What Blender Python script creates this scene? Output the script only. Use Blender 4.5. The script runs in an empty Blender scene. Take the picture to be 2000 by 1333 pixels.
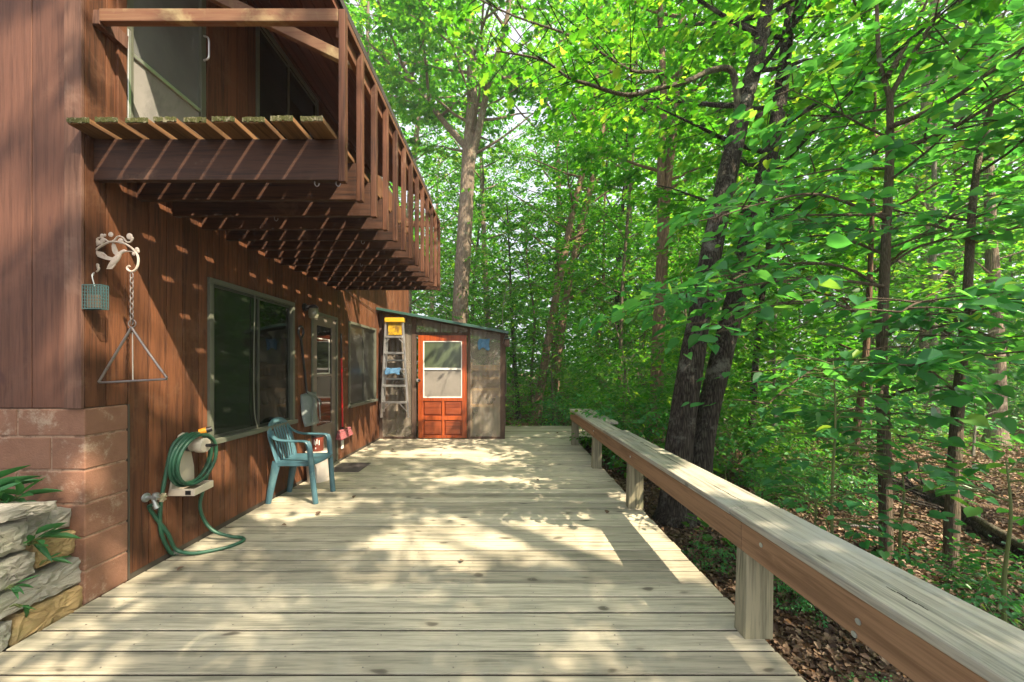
import bpy, math, random
import numpy as np
from mathutils import Vector, Matrix

SC = bpy.context.scene
COL = SC.collection
PI = math.pi

# ------------------------------------------------------------------ camera
FPX, CX, CY, H = 734.0, 990.0, 718.0, 1.40      # focal length in photo pixels, vanishing point, eye height
cam_d = bpy.data.cameras.new('camera')
cam = bpy.data.objects.new('camera', cam_d); COL.objects.link(cam)
cam_d.sensor_width = 36.0; cam_d.lens = FPX / 2000 * 36
cam_d.shift_x = (1000 - CX) / 2000; cam_d.shift_y = (CY - 666.5) / 2000
cam_d.clip_start = 0.05; cam_d.clip_end = 600
cam.location = (0, 0, H); cam.rotation_euler = (PI/2, 0, 0)
SC.camera = cam

# ------------------------------------------------------------------ light
SUN = Vector((-0.65, 0.576, -1.0)).normalized()     # direction the light travels
w = bpy.data.worlds.new('World'); SC.world = w; w.use_nodes = True
nt = w.node_tree; nt.nodes.clear()
sky = nt.nodes.new('ShaderNodeTexSky'); sky.sky_type = 'NISHITA'; sky.sun_disc = False
sky.sun_elevation = math.radians(49); sky.sun_rotation = math.radians(131.5)
sky.air_density = 0.6; sky.dust_density = 8.0; sky.ozone_density = 1.0
bg = nt.nodes.new('ShaderNodeBackground'); bg.inputs['Strength'].default_value = 0.15
wo = nt.nodes.new('ShaderNodeOutputWorld')
veil = nt.nodes.new('ShaderNodeMix'); veil.data_type = 'RGBA'; veil.inputs[0].default_value = 0.6; veil.inputs[7].default_value = (3.3, 3.4, 3.55, 1)   # thin white summer overcast over the sky
nt.links.new(sky.outputs[0], veil.inputs[6]); nt.links.new(veil.outputs[2], bg.inputs[0]); nt.links.new(bg.outputs[0], wo.inputs[0])
sd = bpy.data.lights.new('sun', 'SUN'); sd.energy = 5.0; sd.angle = math.radians(0.5); sd.color = (1.0, 0.83, 0.62)
so = bpy.data.objects.new('sun', sd); COL.objects.link(so)
so.rotation_euler = SUN.to_track_quat('-Z', 'Y').to_euler(); so.location = (6, -6, 12)
SC.view_settings.view_transform = 'Standard'; SC.view_settings.look = 'None'
SC.view_settings.exposure = 1.7; SC.view_settings.gamma = 1
SC.render.engine = 'CYCLES'
cy = SC.cycles
cy.max_bounces = 9; cy.diffuse_bounces = 6; cy.glossy_bounces = 3; cy.transmission_bounces = 5; cy.transparent_max_bounces = 6
cy.use_denoising = True; cy.sample_clamp_indirect = 6.0; cy.caustics_reflective = False; cy.caustics_refractive = False

rnd = random.Random(7)
def R(a, b): return rnd.uniform(a, b)
def at(px, py, d): return Vector(((px-CX)*d/FPX, d, H-(py-CY)*d/FPX))   # photo measurement -> point at distance d

# ------------------------------------------------------------------ materials
def nodes(name):
    m = bpy.data.materials.new(name); m.use_nodes = True
    t = m.node_tree
    return m, t, t.nodes['Principled BSDF'], t.nodes['Material Output']
def N(t, typ, **kw):
    n = t.nodes.new(typ)
    for k, v in kw.items():
        if k.startswith('i_'): n.inputs[int(k[2:]) if k[2:].isdigit() else k[2:]].default_value = v
        else: setattr(n, k, v)
    return n
def ramp(t, fac, stops):
    r = t.nodes.new('ShaderNodeValToRGB')
    while len(r.color_ramp.elements) < len(stops): r.color_ramp.elements.new(0.5)
    for e, (p, c) in zip(r.color_ramp.elements, stops):
        e.position = p; e.color = (c[0], c[1], c[2], 1) if not isinstance(c, (int, float)) else (c, c, c, 1)
    t.links.new(fac, r.inputs[0]); return r.outputs[0]
def mixc(t, fac, a, b, mode='MIX'):
    m = t.nodes.new('ShaderNodeMix'); m.data_type = 'RGBA'; m.blend_type = mode
    for s, i in ((fac, 0), (a, 6), (b, 7)):
        if hasattr(s, 'links') or hasattr(s, 'is_linked'): t.links.new(s, m.inputs[i])
        elif isinstance(s, (int, float)): m.inputs[i].default_value = s if i == 0 else (s, s, s, 1)
        else: m.inputs[i].default_value = (s[0], s[1], s[2], 1)
    return m.outputs[2]
def math_n(t, op, a, b=0.0, clamp=False):
    m = t.nodes.new('ShaderNodeMath'); m.operation = op; m.use_clamp = clamp
    for i, s in ((0, a), (1, b)):
        if isinstance(s, (int, float)): m.inputs[i].default_value = s
        else: t.links.new(s, m.inputs[i])
    return m.outputs[0]
def bump(t, bsdf, h, strength, dist=0.01):
    b = t.nodes.new('ShaderNodeBump'); b.inputs['Strength'].default_value = strength; b.inputs['Distance'].default_value = dist
    t.links.new(h, b.inputs['Height']); t.links.new(b.outputs[0], bsdf.inputs['Normal'])
def coords(t, scale, spread=17.0):
    """object coordinates, shifted per board by the 'rnd' attribute, then stretched"""
    tc = t.nodes.new('ShaderNodeTexCoord'); a = N(t, 'ShaderNodeAttribute', attribute_name='rnd')
    cmb = t.nodes.new('ShaderNodeCombineXYZ')
    for i, k in enumerate((1.0, 1.7, 2.3)):
        t.links.new(math_n(t, 'MULTIPLY', a.outputs['Fac'], spread*k), cmb.inputs[i])
    ad = t.nodes.new('ShaderNodeVectorMath'); ad.operation = 'ADD'
    t.links.new(tc.outputs['Object'], ad.inputs[0]); t.links.new(cmb.outputs[0], ad.inputs[1])
    mp = t.nodes.new('ShaderNodeMapping'); mp.inputs['Scale'].default_value = scale
    t.links.new(ad.outputs[0], mp.inputs[0])
    return mp.outputs[0], a.outputs['Fac'], tc.outputs['Object']
def noise(t, vec, scale, detail=5, rough=0.6, dist=0.0):
    n = N(t, 'ShaderNodeTexNoise', i_Scale=scale, i_Detail=detail, i_Roughness=rough, i_Distortion=dist)
    if vec is not None: t.links.new(vec, n.inputs['Vector'])
    return n.outputs['Fac']

def wood(name, light, dark, axis=0, grain=26.0, knots=0.0, rough=0.75, bmp=0.35, tint=0.25, blotch=None, blotch_lo=0.55, knotcol=None, spec=0.3):
    m, t, b, o = nodes(name)
    sc = [1.0, 1.0, 1.0]; sc[axis] = 0.045
    v, r, obj = coords(t, sc)
    g = noise(t, v, grain, 6, 0.65, 0.6)
    g2 = noise(t, v, grain*4.5, 3, 0.6, 0.0)
    gm = math_n(t, 'ADD', math_n(t, 'MULTIPLY', g, 0.7), math_n(t, 'MULTIPLY', g2, 0.3))
    c = ramp(t, gm, [(0.38, dark), (0.47, [0.55*l+0.45*d for l, d in zip(light, dark)]), (0.55, light)])
    # board to board tint
    tn = ramp(t, r, [(0.0, 1-tint), (0.5, 1.0), (1.0, 1+tint*0.5)])
    c = mixc(t, 1.0, c, tn, 'MULTIPLY')
    hgt = gm
    if blotch is not None:
        bl = noise(t, obj, 2.2, 6, 0.7, 0.4)
        c = mixc(t, ramp(t, bl, [(blotch_lo, 0.0), (blotch_lo+0.16, 0.8)]), c, blotch)
    if knots > 0:
        sk = [1.0, 1.0, 1.0]; sk[axis] = 0.42
        v2, _, _ = coords(t, sk)
        nz = N(t, 'ShaderNodeTexNoise', i_Scale=9.0, i_Detail=2)
        t.links.new(v2, nz.inputs['Vector'])
        vm = t.nodes.new('ShaderNodeVectorMath'); vm.operation = 'MULTIPLY_ADD'; vm.inputs[1].default_value = (0.08, 0.08, 0.08)
        t.links.new(nz.outputs['Color'], vm.inputs[0]); t.links.new(v2, vm.inputs[2])
        vo = N(t, 'ShaderNodeTexVoronoi', i_Scale=7.2)
        t.links.new(vm.outputs[0], vo.inputs['Vector'])
        k = ramp(t, vo.outputs['Distance'], [(0.05, 1.0), (0.10, 0.85), (0.14, 0.25), (0.27, 0.0)])
        sel = t.nodes.new('ShaderNodeSeparateColor'); t.links.new(vo.outputs['Color'], sel.inputs[0])
        k = math_n(t, 'MULTIPLY', k, ramp(t, sel.outputs[0], [(1-knots-0.02, 0.0), (1-knots, 1.0)]))
        c = mixc(t, math_n(t, 'MULTIPLY', k, 0.8), c, knotcol or [x*0.35 for x in dark])
    t.links.new(c, b.inputs['Base Color'])
    b.inputs['Roughness'].default_value = rough; b.inputs['Specular IOR Level'].default_value = spec
    bump(t, b, hgt, bmp, 0.004)
    return m

def plain(name, col, rough=0.5, metal=0.0, var=0.15, scale=12.0, bmp=0.1, spec=0.5, dirt=None, dirt_lo=0.55):
    m, t, b, o = nodes(name)
    tc = t.nodes.new('ShaderNodeTexCoord')
    n1 = noise(t, tc.outputs['Object'], scale, 5, 0.65)
    c = mixc(t, n1, [x*(1-var) for x in col], [min(1, x*(1+var)) for x in col])
    if dirt is not None:
        n2 = noise(t, tc.outputs['Object'], scale*0.6, 6, 0.7, 0.5)
        c = mixc(t, ramp(t, n2, [(dirt_lo, 0.0), (dirt_lo+0.12, 0.85)]), c, dirt)
    t.links.new(c, b.inputs['Base Color'])
    b.inputs['Roughness'].default_value = rough; b.inputs['Metallic'].default_value = metal
    b.inputs['Specular IOR Level'].default_value = spec
    if bmp: bump(t, b, noise(t, tc.outputs['Object'], scale*6, 4), bmp, 0.002)
    return m

def leafmat(name, stops, trans, tw=0.45, rough=0.45):
    m, t, b, o = nodes(name)
    a = N(t, 'ShaderNodeAttribute', attribute_name='rnd')
    c = ramp(t, a.outputs['Fac'], stops)
    tr = t.nodes.new('ShaderNodeBsdfTranslucent')
    tcx = ramp(t, a.outputs['Fac'], trans)
    t.links.new(tcx, tr.inputs['Color'])
    t.links.new(c, b.inputs['Base Color']); b.inputs['Roughness'].default_value = rough; b.inputs['Specular IOR Level'].default_value = 0.35
    mx = t.nodes.new('ShaderNodeMixShader'); mx.inputs[0].default_value = tw
    t.links.new(b.outputs[0], mx.inputs[1]); t.links.new(tr.outputs[0], mx.inputs[2]); t.links.new(mx.outputs[0], o.inputs['Surface'])
    return m

def barkmat(name, light, dark, lichen=None, scale=1.0, sunk=0.5):
    m, t, b, o = nodes(name)
    tc = t.nodes.new('ShaderNodeTexCoord')
    mp = t.nodes.new('ShaderNodeMapping'); mp.inputs['Scale'].default_value = (1, 1, 0.09)
    t.links.new(tc.outputs['Object'], mp.inputs[0])
    n1 = noise(t, mp.outputs[0], 34*scale, 7, 0.72, 0.8)
    vo = N(t, 'ShaderNodeTexVoronoi', i_Scale=46*scale, feature='DISTANCE_TO_EDGE')
    t.links.new(mp.outputs[0], vo.inputs['Vector'])
    e = ramp(t, vo.outputs['Distance'], [(0.0, 0.0), (0.35, 1.0)])
    h = math_n(t, 'MULTIPLY', math_n(t, 'ADD', e, 0.8), n1)
    c = ramp(t, h, [(0.36, dark), (0.62, [(x+y)/2 for x, y in zip(light, dark)]), (0.92, light)])
    if lichen is not None:
        l = noise(t, tc.outputs['Object'], 5.0, 7, 0.72)
        c = mixc(t, ramp(t, l, [(0.54, 0.0), (0.66, 0.7)]), c, lichen)
    t.links.new(c, b.inputs['Base Color']); b.inputs['Roughness'].default_value = 0.9; b.inputs['Specular IOR Level'].default_value = 0.15
    bump(t, b, h, 0.9, 0.03)
    return m

M = {}
M['deck'] = wood('deck_wood', (0.48, 0.44, 0.325), (0.235, 0.225, 0.165), 0, 26, 0.9, 0.7, 0.45, 0.36, (0.33, 0.32, 0.25), 0.5, (0.045, 0.038, 0.028))
M['bench'] = wood('bench_wood', (0.40, 0.38, 0.30), (0.17, 0.168, 0.14), 1, 24, 0.4, 0.75, 0.45, 0.15, (0.33, 0.34, 0.31), 0.5, (0.08, 0.075, 0.06))
M['cedar'] = wood('cedar_wood', (0.29, 0.170, 0.092), (0.17, 0.095, 0.048), 1, 24, 0.25, 0.7, 0.25, 0.15, (0.40, 0.24, 0.13), 0.6)
M['post'] = wood('post_wood', (0.30, 0.275, 0.18), (0.12, 0.118, 0.078), 2, 22, 0.2, 0.85, 0.4, 0.15, (0.20, 0.23, 0.12), 0.56)
M['siding'] = wood('stained_siding', (0.130, 0.050, 0.021), (0.050, 0.020, 0.009), 2, 30, 0.3, 0.72, 0.4, 0.3, (0.15, 0.075, 0.042), 0.54, (0.06, 0.02, 0.01))
M['frontsiding_skylit'] = wood('front_siding_skylit', (0.118, 0.053, 0.034), (0.068, 0.030, 0.019), 2, 30, 0.35, 0.7, 0.3, 0.14, (0.125, 0.064, 0.044), 0.56, (0.06, 0.025, 0.02))  # side wall's stain, greyed in colour for the sky light on this face
M['trim'] = wood('brown_trim', (0.14, 0.073, 0.05), (0.07, 0.034, 0.023), 2, 30, 0.2, 0.75, 0.5, 0.1, (0.18, 0.115, 0.085), 0.55)
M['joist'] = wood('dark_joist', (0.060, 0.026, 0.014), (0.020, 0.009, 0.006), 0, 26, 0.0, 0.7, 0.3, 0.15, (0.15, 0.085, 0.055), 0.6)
M['baluster'] = wood('baluster_wood', (0.11, 0.046, 0.024), (0.04, 0.016, 0.009), 2, 34, 0.2, 0.7, 0.35, 0.35, (0.22, 0.14, 0.10), 0.58)
M['rail'] = wood('rail_wood', (0.13, 0.06, 0.032), (0.12, 0.05, 0.027), 1, 34, 0.0, 0.75, 0.4, 0.15, (0.30, 0.27, 0.14), 0.6)
M['railx'] = wood('rail_wood_cross', (0.16, 0.085, 0.046), (0.12, 0.05, 0.027), 0, 34, 0.0, 0.75, 0.4, 0.15, (0.34, 0.29, 0.15), 0.53)
M['soffit'] = wood('soffit_boards', (0.115, 0.040, 0.024), (0.065, 0.022, 0.014), 1, 20, 0.0, 0.7, 0.25, 0.2)
M['bfloor'] = wood('balcony_boards', (0.17, 0.088, 0.036), (0.08, 0.04, 0.017), 1, 26, 0.2, 0.8, 0.4, 0.2, (0.30, 0.27, 0.15), 0.6)
M['moss'] = plain('moss_edge', (0.055, 0.06, 0.022), 0.95, 0, 0.7, 60, 0.8, 0.1, (0.20, 0.185, 0.13), 0.5)
M['ghwood'] = wood('greenhouse_frame', (0.10, 0.064, 0.046), (0.05, 0.032, 0.024), 2, 30, 0.1, 0.8, 0.3, 0.2, (0.2, 0.14, 0.1), 0.58)
M['shelfwood'] = wood('shelf_wood', (0.62, 0.42, 0.19), (0.44, 0.27, 0.11), 0, 24, 0.2, 0.6, 0.2, 0.1)
M['doorwood'] = wood('varnished_door', (0.36, 0.075, 0.016), (0.17, 0.028, 0.008), 2, 22, 0.0, 0.28, 0.08, 0.12, None, 0.5, None, 0.6)
M['doorpanel'] = wood('varnished_panel', (0.24, 0.055, 0.018), (0.12, 0.022, 0.009), 0, 22, 0.0, 0.28, 0.08, 0.12, None, 0.5, None, 0.6)
M['whitetrim'] = plain('white_trim', (0.74, 0.74, 0.70), 0.4, 0, 0.06)
M['winframe'] = plain('grey_green_frame', (0.10, 0.108, 0.08), 0.5, 0.0, 0.12, 9, 0.1, 0.5, (0.10, 0.095, 0.07), 0.6)
M['winframe_dark'] = plain('dark_sash', (0.035, 0.040, 0.032), 0.5)
M['stormdoor'] = plain('storm_door_paint', (0.135, 0.115, 0.095), 0.42, 0.0, 0.1)
M['stormgreen'] = plain('storm_door_upper', (0.10, 0.115, 0.07), 0.42)
M['aluminium'] = plain('aluminium', (0.66, 0.66, 0.65), 0.35, 0.85, 0.12, 20, 0.1, 0.5, (0.45, 0.43, 0.38), 0.62)
M['galv'] = plain('galvanised_steel', (0.42, 0.46, 0.46), 0.42, 0.8, 0.2, 30)
M['dullmetal'] = plain('dull_steel', (0.23, 0.21, 0.20), 0.45, 0.75, 0.3, 30, 0.2, 0.5, (0.20, 0.12, 0.08), 0.55)
M['iron'] = plain('cream_cast_iron', (0.43, 0.37, 0.31), 0.6, 0.1, 0.3, 60, 0.4, 0.4, (0.22, 0.14, 0.09), 0.58)
M['brass'] = plain('old_brass', (0.46, 0.40, 0.28), 0.4, 0.7, 0.25, 50, 0.2)
M['black'] = plain('black_plastic', (0.012, 0.012, 0.013), 0.45)
M['cream'] = plain('cream_plastic', (0.56, 0.50, 0.40), 0.42, 0, 0.1, 10, 0.05, 0.5, (0.42, 0.34, 0.24), 0.62)
M['creamshade'] = plain('cream_recess_shade', (0.16, 0.13, 0.09), 0.6)
M['hose'] = plain('green_hose', (0.020, 0.085, 0.048), 0.42, 0, 0.25, 14, 0.1)
M['yellow'] = plain('yellow_plastic', (0.52, 0.33, 0.02), 0.4, 0, 0.1, 20, 0.05, 0.5, (0.30, 0.17, 0.03), 0.60)
M['yellow_worn'] = plain('worn_yellow_plate', (0.48, 0.30, 0.02), 0.45, 0, 0.15, 14, 0.05, 0.5, (0.09, 0.05, 0.02), 0.45)
M['orange'] = plain('orange_plastic', (0.75, 0.30, 0.02), 0.4)
M['teal'] = plain('teal_plastic', (0.055, 0.130, 0.158), 0.40, 0, 0.12, 7, 0.05, 0.5, (0.10, 0.20, 0.21), 0.55)
M['tealwire'] = plain('teal_wire', (0.03, 0.072, 0.074), 0.5)
M['suet'] = plain('suet_cake', (0.10, 0.065, 0.04), 0.8, 0, 0.4, 60, 0.5)
M['shovel'] = plain('grey_shovel_plastic', (0.13, 0.155, 0.15), 0.5, 0, 0.12, 20, 0.1, 0.4, (0.19, 0.21, 0.20), 0.55)
M['red'] = plain('red_paint', (0.52, 0.012, 0.014), 0.35)
M['pinkbroom'] = plain('broom_bristles', (0.26, 0.07, 0.08), 0.8, 0, 0.45, 60, 0.8, 0.2, (0.32, 0.20, 0.19), 0.5)
M['bluerag'] = plain('blue_cloth', (0.10, 0.23, 0.40), 0.95, 0, 0.35, 40, 0.7, 0.1, (0.16, 0.30, 0.45), 0.5)
M['can'] = plain('red_can', (0.16, 0.034, 0.018), 0.45, 0, 0.15, 20)
M['bucket'] = plain('white_bucket', (0.56, 0.52, 0.46), 0.5, 0, 0.1, 8, 0.1, 0.4, (0.38, 0.32, 0.24), 0.58)
M['mat'] = plain('grey_mat', (0.115, 0.10, 0.095), 0.95, 0, 0.25, 90, 0.9, 0.1)
M['greenroof'] = plain('green_roof_edge', (0.035, 0.09, 0.075), 0.4)
M['tray'] = plain('grey_concrete', (0.10, 0.10, 0.095), 0.9, 0, 0.3, 20, 0.6, 0.2)
M['bag'] = plain('white_bag', (0.75, 0.72, 0.66), 0.7)
M['darkroom'] = plain('dark_interior', (0.06, 0.05, 0.035), 0.9)
M['shingle'] = plain('dark_shingles', (0.03, 0.026, 0.024), 0.9, 0, 0.3, 30, 0.5)

def glassmat(name, tint, rough, spec=0.5):
    m, t, b, o = nodes(name)
    tc = t.nodes.new('ShaderNodeTexCoord')
    n = noise(t, tc.outputs['Object'], 3.0, 4)
    t.links.new(mixc(t, n, [x*0.6 for x in tint], [x*1.4 for x in tint]), b.inputs['Base Color'])
    b.inputs['Roughness'].default_value = rough; b.inputs['Specular IOR Level'].default_value = spec
    bump(t, b, noise(t, tc.outputs['Object'], 2.2, 2), 0.06, 0.02)
    return m
M['pane'] = glassmat('window_pane', (0.008, 0.010, 0.007), 0.03, 0.5)
M['screen'] = glassmat('screened_pane', (0.014, 0.018, 0.013), 0.07, 0.5)
M['meshscreen'] = glassmat('mesh_screen', (0.020, 0.022, 0.017), 0.32, 0.4)
M['frost'] = glassmat('milky_pane', (0.22, 0.205, 0.18), 0.28, 0.6)
M['doorglass'] = glassmat('door_glass', (0.075, 0.10, 0.055), 0.16, 0.6)
M['lampglass'] = glassmat('lamp_glass', (0.20, 0.20, 0.14), 0.15, 0.6)
M['reflectpane'] = glassmat('door_glass_sky_reflection', (0.14, 0.15, 0.145), 0.04, 1.0)  # pale base colour stands in for sky reflected in the glass
M['upperdoor'] = plain('weathered_panel', (0.22, 0.215, 0.20), 0.6, 0.0, 0.2, 4, 0.1, 0.4, (0.15, 0.15, 0.14), 0.5)

def polymat():
    m, t, b, o = nodes('translucent_panel')
    tc = t.nodes.new('ShaderNodeTexCoord')
    n = noise(t, tc.outputs['Object'], 1.3, 3, 0.5, 0.2)
    c = mixc(t, n, (0.55, 0.50, 0.42), (0.80, 0.76, 0.66))
    gl = t.nodes.new('ShaderNodeBsdfTransparent'); t.links.new(mixc(t, 0.5, c, (0.85, 0.82, 0.75)), gl.inputs[0])
    b.inputs['Base Color'].default_value = (0.30, 0.26, 0.20, 1); b.inputs['Roughness'].default_value = 0.22
    t.links.new(mixc(t, n, (0.34, 0.295, 0.23), (0.50, 0.45, 0.37)), b.inputs['Base Color'])
    mp = t.nodes.new('ShaderNodeMapping'); mp.inputs['Scale'].default_value = (1, 1, 0.02)
    t.links.new(tc.outputs['Object'], mp.inputs[0])
    bump(t, b, noise(t, mp.outputs[0], 40, 2), 0.12, 0.01)
    mx = t.nodes.new('ShaderNodeMixShader'); t.links.new(ramp(t, n, [(0.3, 0.34), (0.7, 0.46)]), mx.inputs[0])
    t.links.new(gl.outputs[0], mx.inputs[1]); t.links.new(b.outputs[0], mx.inputs[2]); t.links.new(mx.outputs[0], o.inputs['Surface'])
    return m
M['poly'] = polymat()

def blockmat():
    m, t, b, o = nodes('painted_block')
    v, r, obj = coords(t, (1, 1, 1), 5.0)
    n1 = noise(t, v, 7.0, 9, 0.75, 0.1); n2 = noise(t, v, 3.4, 10, 0.82, 0.1); n3 = noise(t, obj, 90, 3)
    c = mixc(t, n1, (0.13, 0.065, 0.042), (0.28, 0.150, 0.098))
    c = mixc(t, ramp(t, n2, [(0.53, 0.0), (0.60, 0.5), (0.72, 0.85)]), c, (0.40, 0.33, 0.25))
    c = mixc(t, ramp(t, noise(t, obj, 3.1, 6, 0.7), [(0.56, 0.0), (0.68, 0.6)]), c, (0.14, 0.075, 0.05))
    t.links.new(c, b.inputs['Base Color']); b.inputs['Roughness'].default_value = 0.85; b.inputs['Specular IOR Level'].default_value = 0.2
    bump(t, b, math_n(t, 'ADD', n3, math_n(t, 'MULTIPLY', n1, 2.0)), 0.45, 0.006)
    return m
M['block'] = blockmat()
M['mortar'] = plain('painted_mortar', (0.30, 0.20, 0.14), 0.9, 0, 0.4, 30, 0.5, 0.2, (0.13, 0.075, 0.05), 0.5)
def stonemat(name, a, bcol, c2):
    m, t, b, o = nodes(name)
    v, r, obj = coords(t, (1, 0.6, 2.6), 9.0)
    n1 = noise(t, v, 4.5, 8, 0.72, 0.9); n2 = noise(t, v, 17, 6, 0.7, 0.5); n3 = noise(t, obj, 2.6, 5, 0.7)
    c = ramp(t, n1, [(0.30, bcol), (0.5, [(x+y)/2 for x, y in zip(a, bcol)]), (0.68, a)])
    c = mixc(t, ramp(t, n3, [(0.52, 0.0), (0.68, 0.7)]), c, c2)
    t.links.new(c, b.inputs['Base Color']); b.inputs['Roughness'].default_value = 0.9; b.inputs['Specular IOR Level'].default_value = 0.2
    bump(t, b, math_n(t, 'ADD', n1, math_n(t, 'MULTIPLY', n2, 0.4)), 0.9, 0.025)
    return m
M['stone'] = stonemat('grey_limestone', (0.46, 0.43, 0.36), (0.22, 0.215, 0.18), (0.34, 0.35, 0.25))
M['stone_yellow'] = stonemat('ochre_limestone', (0.50, 0.37, 0.18), (0.24, 0.17, 0.08), (0.33, 0.29, 0.14))
def soilmat():
    m, t, b, o = nodes('forest_floor')
    tc = t.nodes.new('ShaderNodeTexCoord')
    n1 = noise(t, tc.outputs['Object'], 14, 8, 0.75, 1.5); n2 = noise(t, tc.outputs['Object'], 0.25, 5, 0.6); n3 = noise(t, tc.outputs['Object'], 55, 4)
    c = ramp(t, n1, [(0.3, (0.035, 0.022, 0.014)), (0.5, (0.12, 0.075, 0.042)), (0.68, (0.24, 0.155, 0.085))])
    c = mixc(t, ramp(t, n2, [(0.48, 0.0), (0.62, 0.6)]), c, (0.05, 0.075, 0.02))
    t.links.new(c, b.inputs['Base Color']); b.inputs['Roughness'].default_value = 0.95; b.inputs['Specular IOR Level'].default_value = 0.1
    bump(t, b, math_n(t, 'ADD', n1, n3), 1.0, 0.04)
    return m
M['soil'] = soilmat()
M['gapdirt'] = plain('gap_dirt', (0.03, 0.024, 0.020), 0.95, 0, 0.5, 40, 0.5, 0.1)
M['litter'] = leafmat('dead_leaf', [(0.0, (0.045, 0.028, 0.019)), (0.35, (0.105, 0.066, 0.042)), (0.7, (0.19, 0.128, 0.082)), (0.93, (0.29, 0.215, 0.15)), (1.0, (0.27, 0.12, 0.04))],
                      [(0.0, (0.08, 0.045, 0.02)), (1.0, (0.3, 0.18, 0.09))], 0.10, 0.7)
M['maple'] = leafmat('maple_leaf', [(0.0, (0.016, 0.082, 0.007)), (0.45, (0.040, 0.145, 0.012)), (0.85, (0.085, 0.22, 0.017)), (1.0, (0.20, 0.31, 0.022))],
                     [(0.0, (0.07, 0.38, 0.012)), (0.5, (0.17, 0.60, 0.025)), (0.9, (0.40, 0.80, 0.04)), (1.0, (0.65, 0.88, 0.06))], 0.48)
M['bass'] = leafmat('linden_leaf', [(0.0, (0.030, 0.130, 0.052)), (0.5, (0.058, 0.200, 0.080)), (0.9, (0.095, 0.265, 0.090)), (1.0, (0.20, 0.35, 0.04))],
                    [(0.0, (0.09, 0.46, 0.06)), (0.7, (0.20, 0.64, 0.08)), (1.0, (0.55, 0.82, 0.06))], 0.45, 0.27)
M['under'] = leafmat('understory_leaf', [(0.0, (0.016, 0.078, 0.010)), (0.5, (0.038, 0.135, 0.018)), (0.9, (0.080, 0.205, 0.022)), (1.0, (0.18, 0.29, 0.022))],
                     [(0.0, (0.07, 0.36, 0.016)), (0.6, (0.17, 0.56, 0.03)), (1.0, (0.55, 0.80, 0.045))], 0.46)
M['hosta'] = leafmat('lance_leaf', [(0.0, (0.035, 0.14, 0.05)), (1.0, (0.07, 0.24, 0.085))], [(0.0, (0.06, 0.30, 0.05)), (1.0, (0.15, 0.45, 0.08))], 0.35, 0.4)
M['stem'] = plain('green_stem', (0.11, 0.14, 0.04), 0.6)
M['bark_grey'] = barkmat('grey_bark', (0.34, 0.27, 0.20), (0.13, 0.10, 0.075), (0.30, 0.30, 0.24))
M['bark_dark'] = barkmat('dark_bark', (0.10, 0.086, 0.07), (0.014, 0.011, 0.009), (0.22, 0.22, 0.19))
M['bark_brown'] = barkmat('brown_bark', (0.26, 0.165, 0.105), (0.085, 0.055, 0.036), (0.20, 0.18, 0.12), 1.2)
M['bark_sunlit'] = barkmat('sunlit_bark', (0.36, 0.25, 0.165), (0.13, 0.088, 0.058), (0.24, 0.21, 0.15), 1.2)  # brown bark with sunlight lightened into its colour
M['bark_thin'] = barkmat('thin_bark', (0.23, 0.185, 0.13), (0.10, 0.08, 0.058), (0.14, 0.16, 0.08), 2.0)
M['bark_pale'] = barkmat('pale_bark', (0.36, 0.34, 0.28), (0.16, 0.15, 0.12), None, 2.0)
M['bark_moss'] = barkmat('lichened_bark', (0.25, 0.22, 0.165), (0.075, 0.06, 0.045), (0.30, 0.33, 0.22), 1.6)

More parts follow.
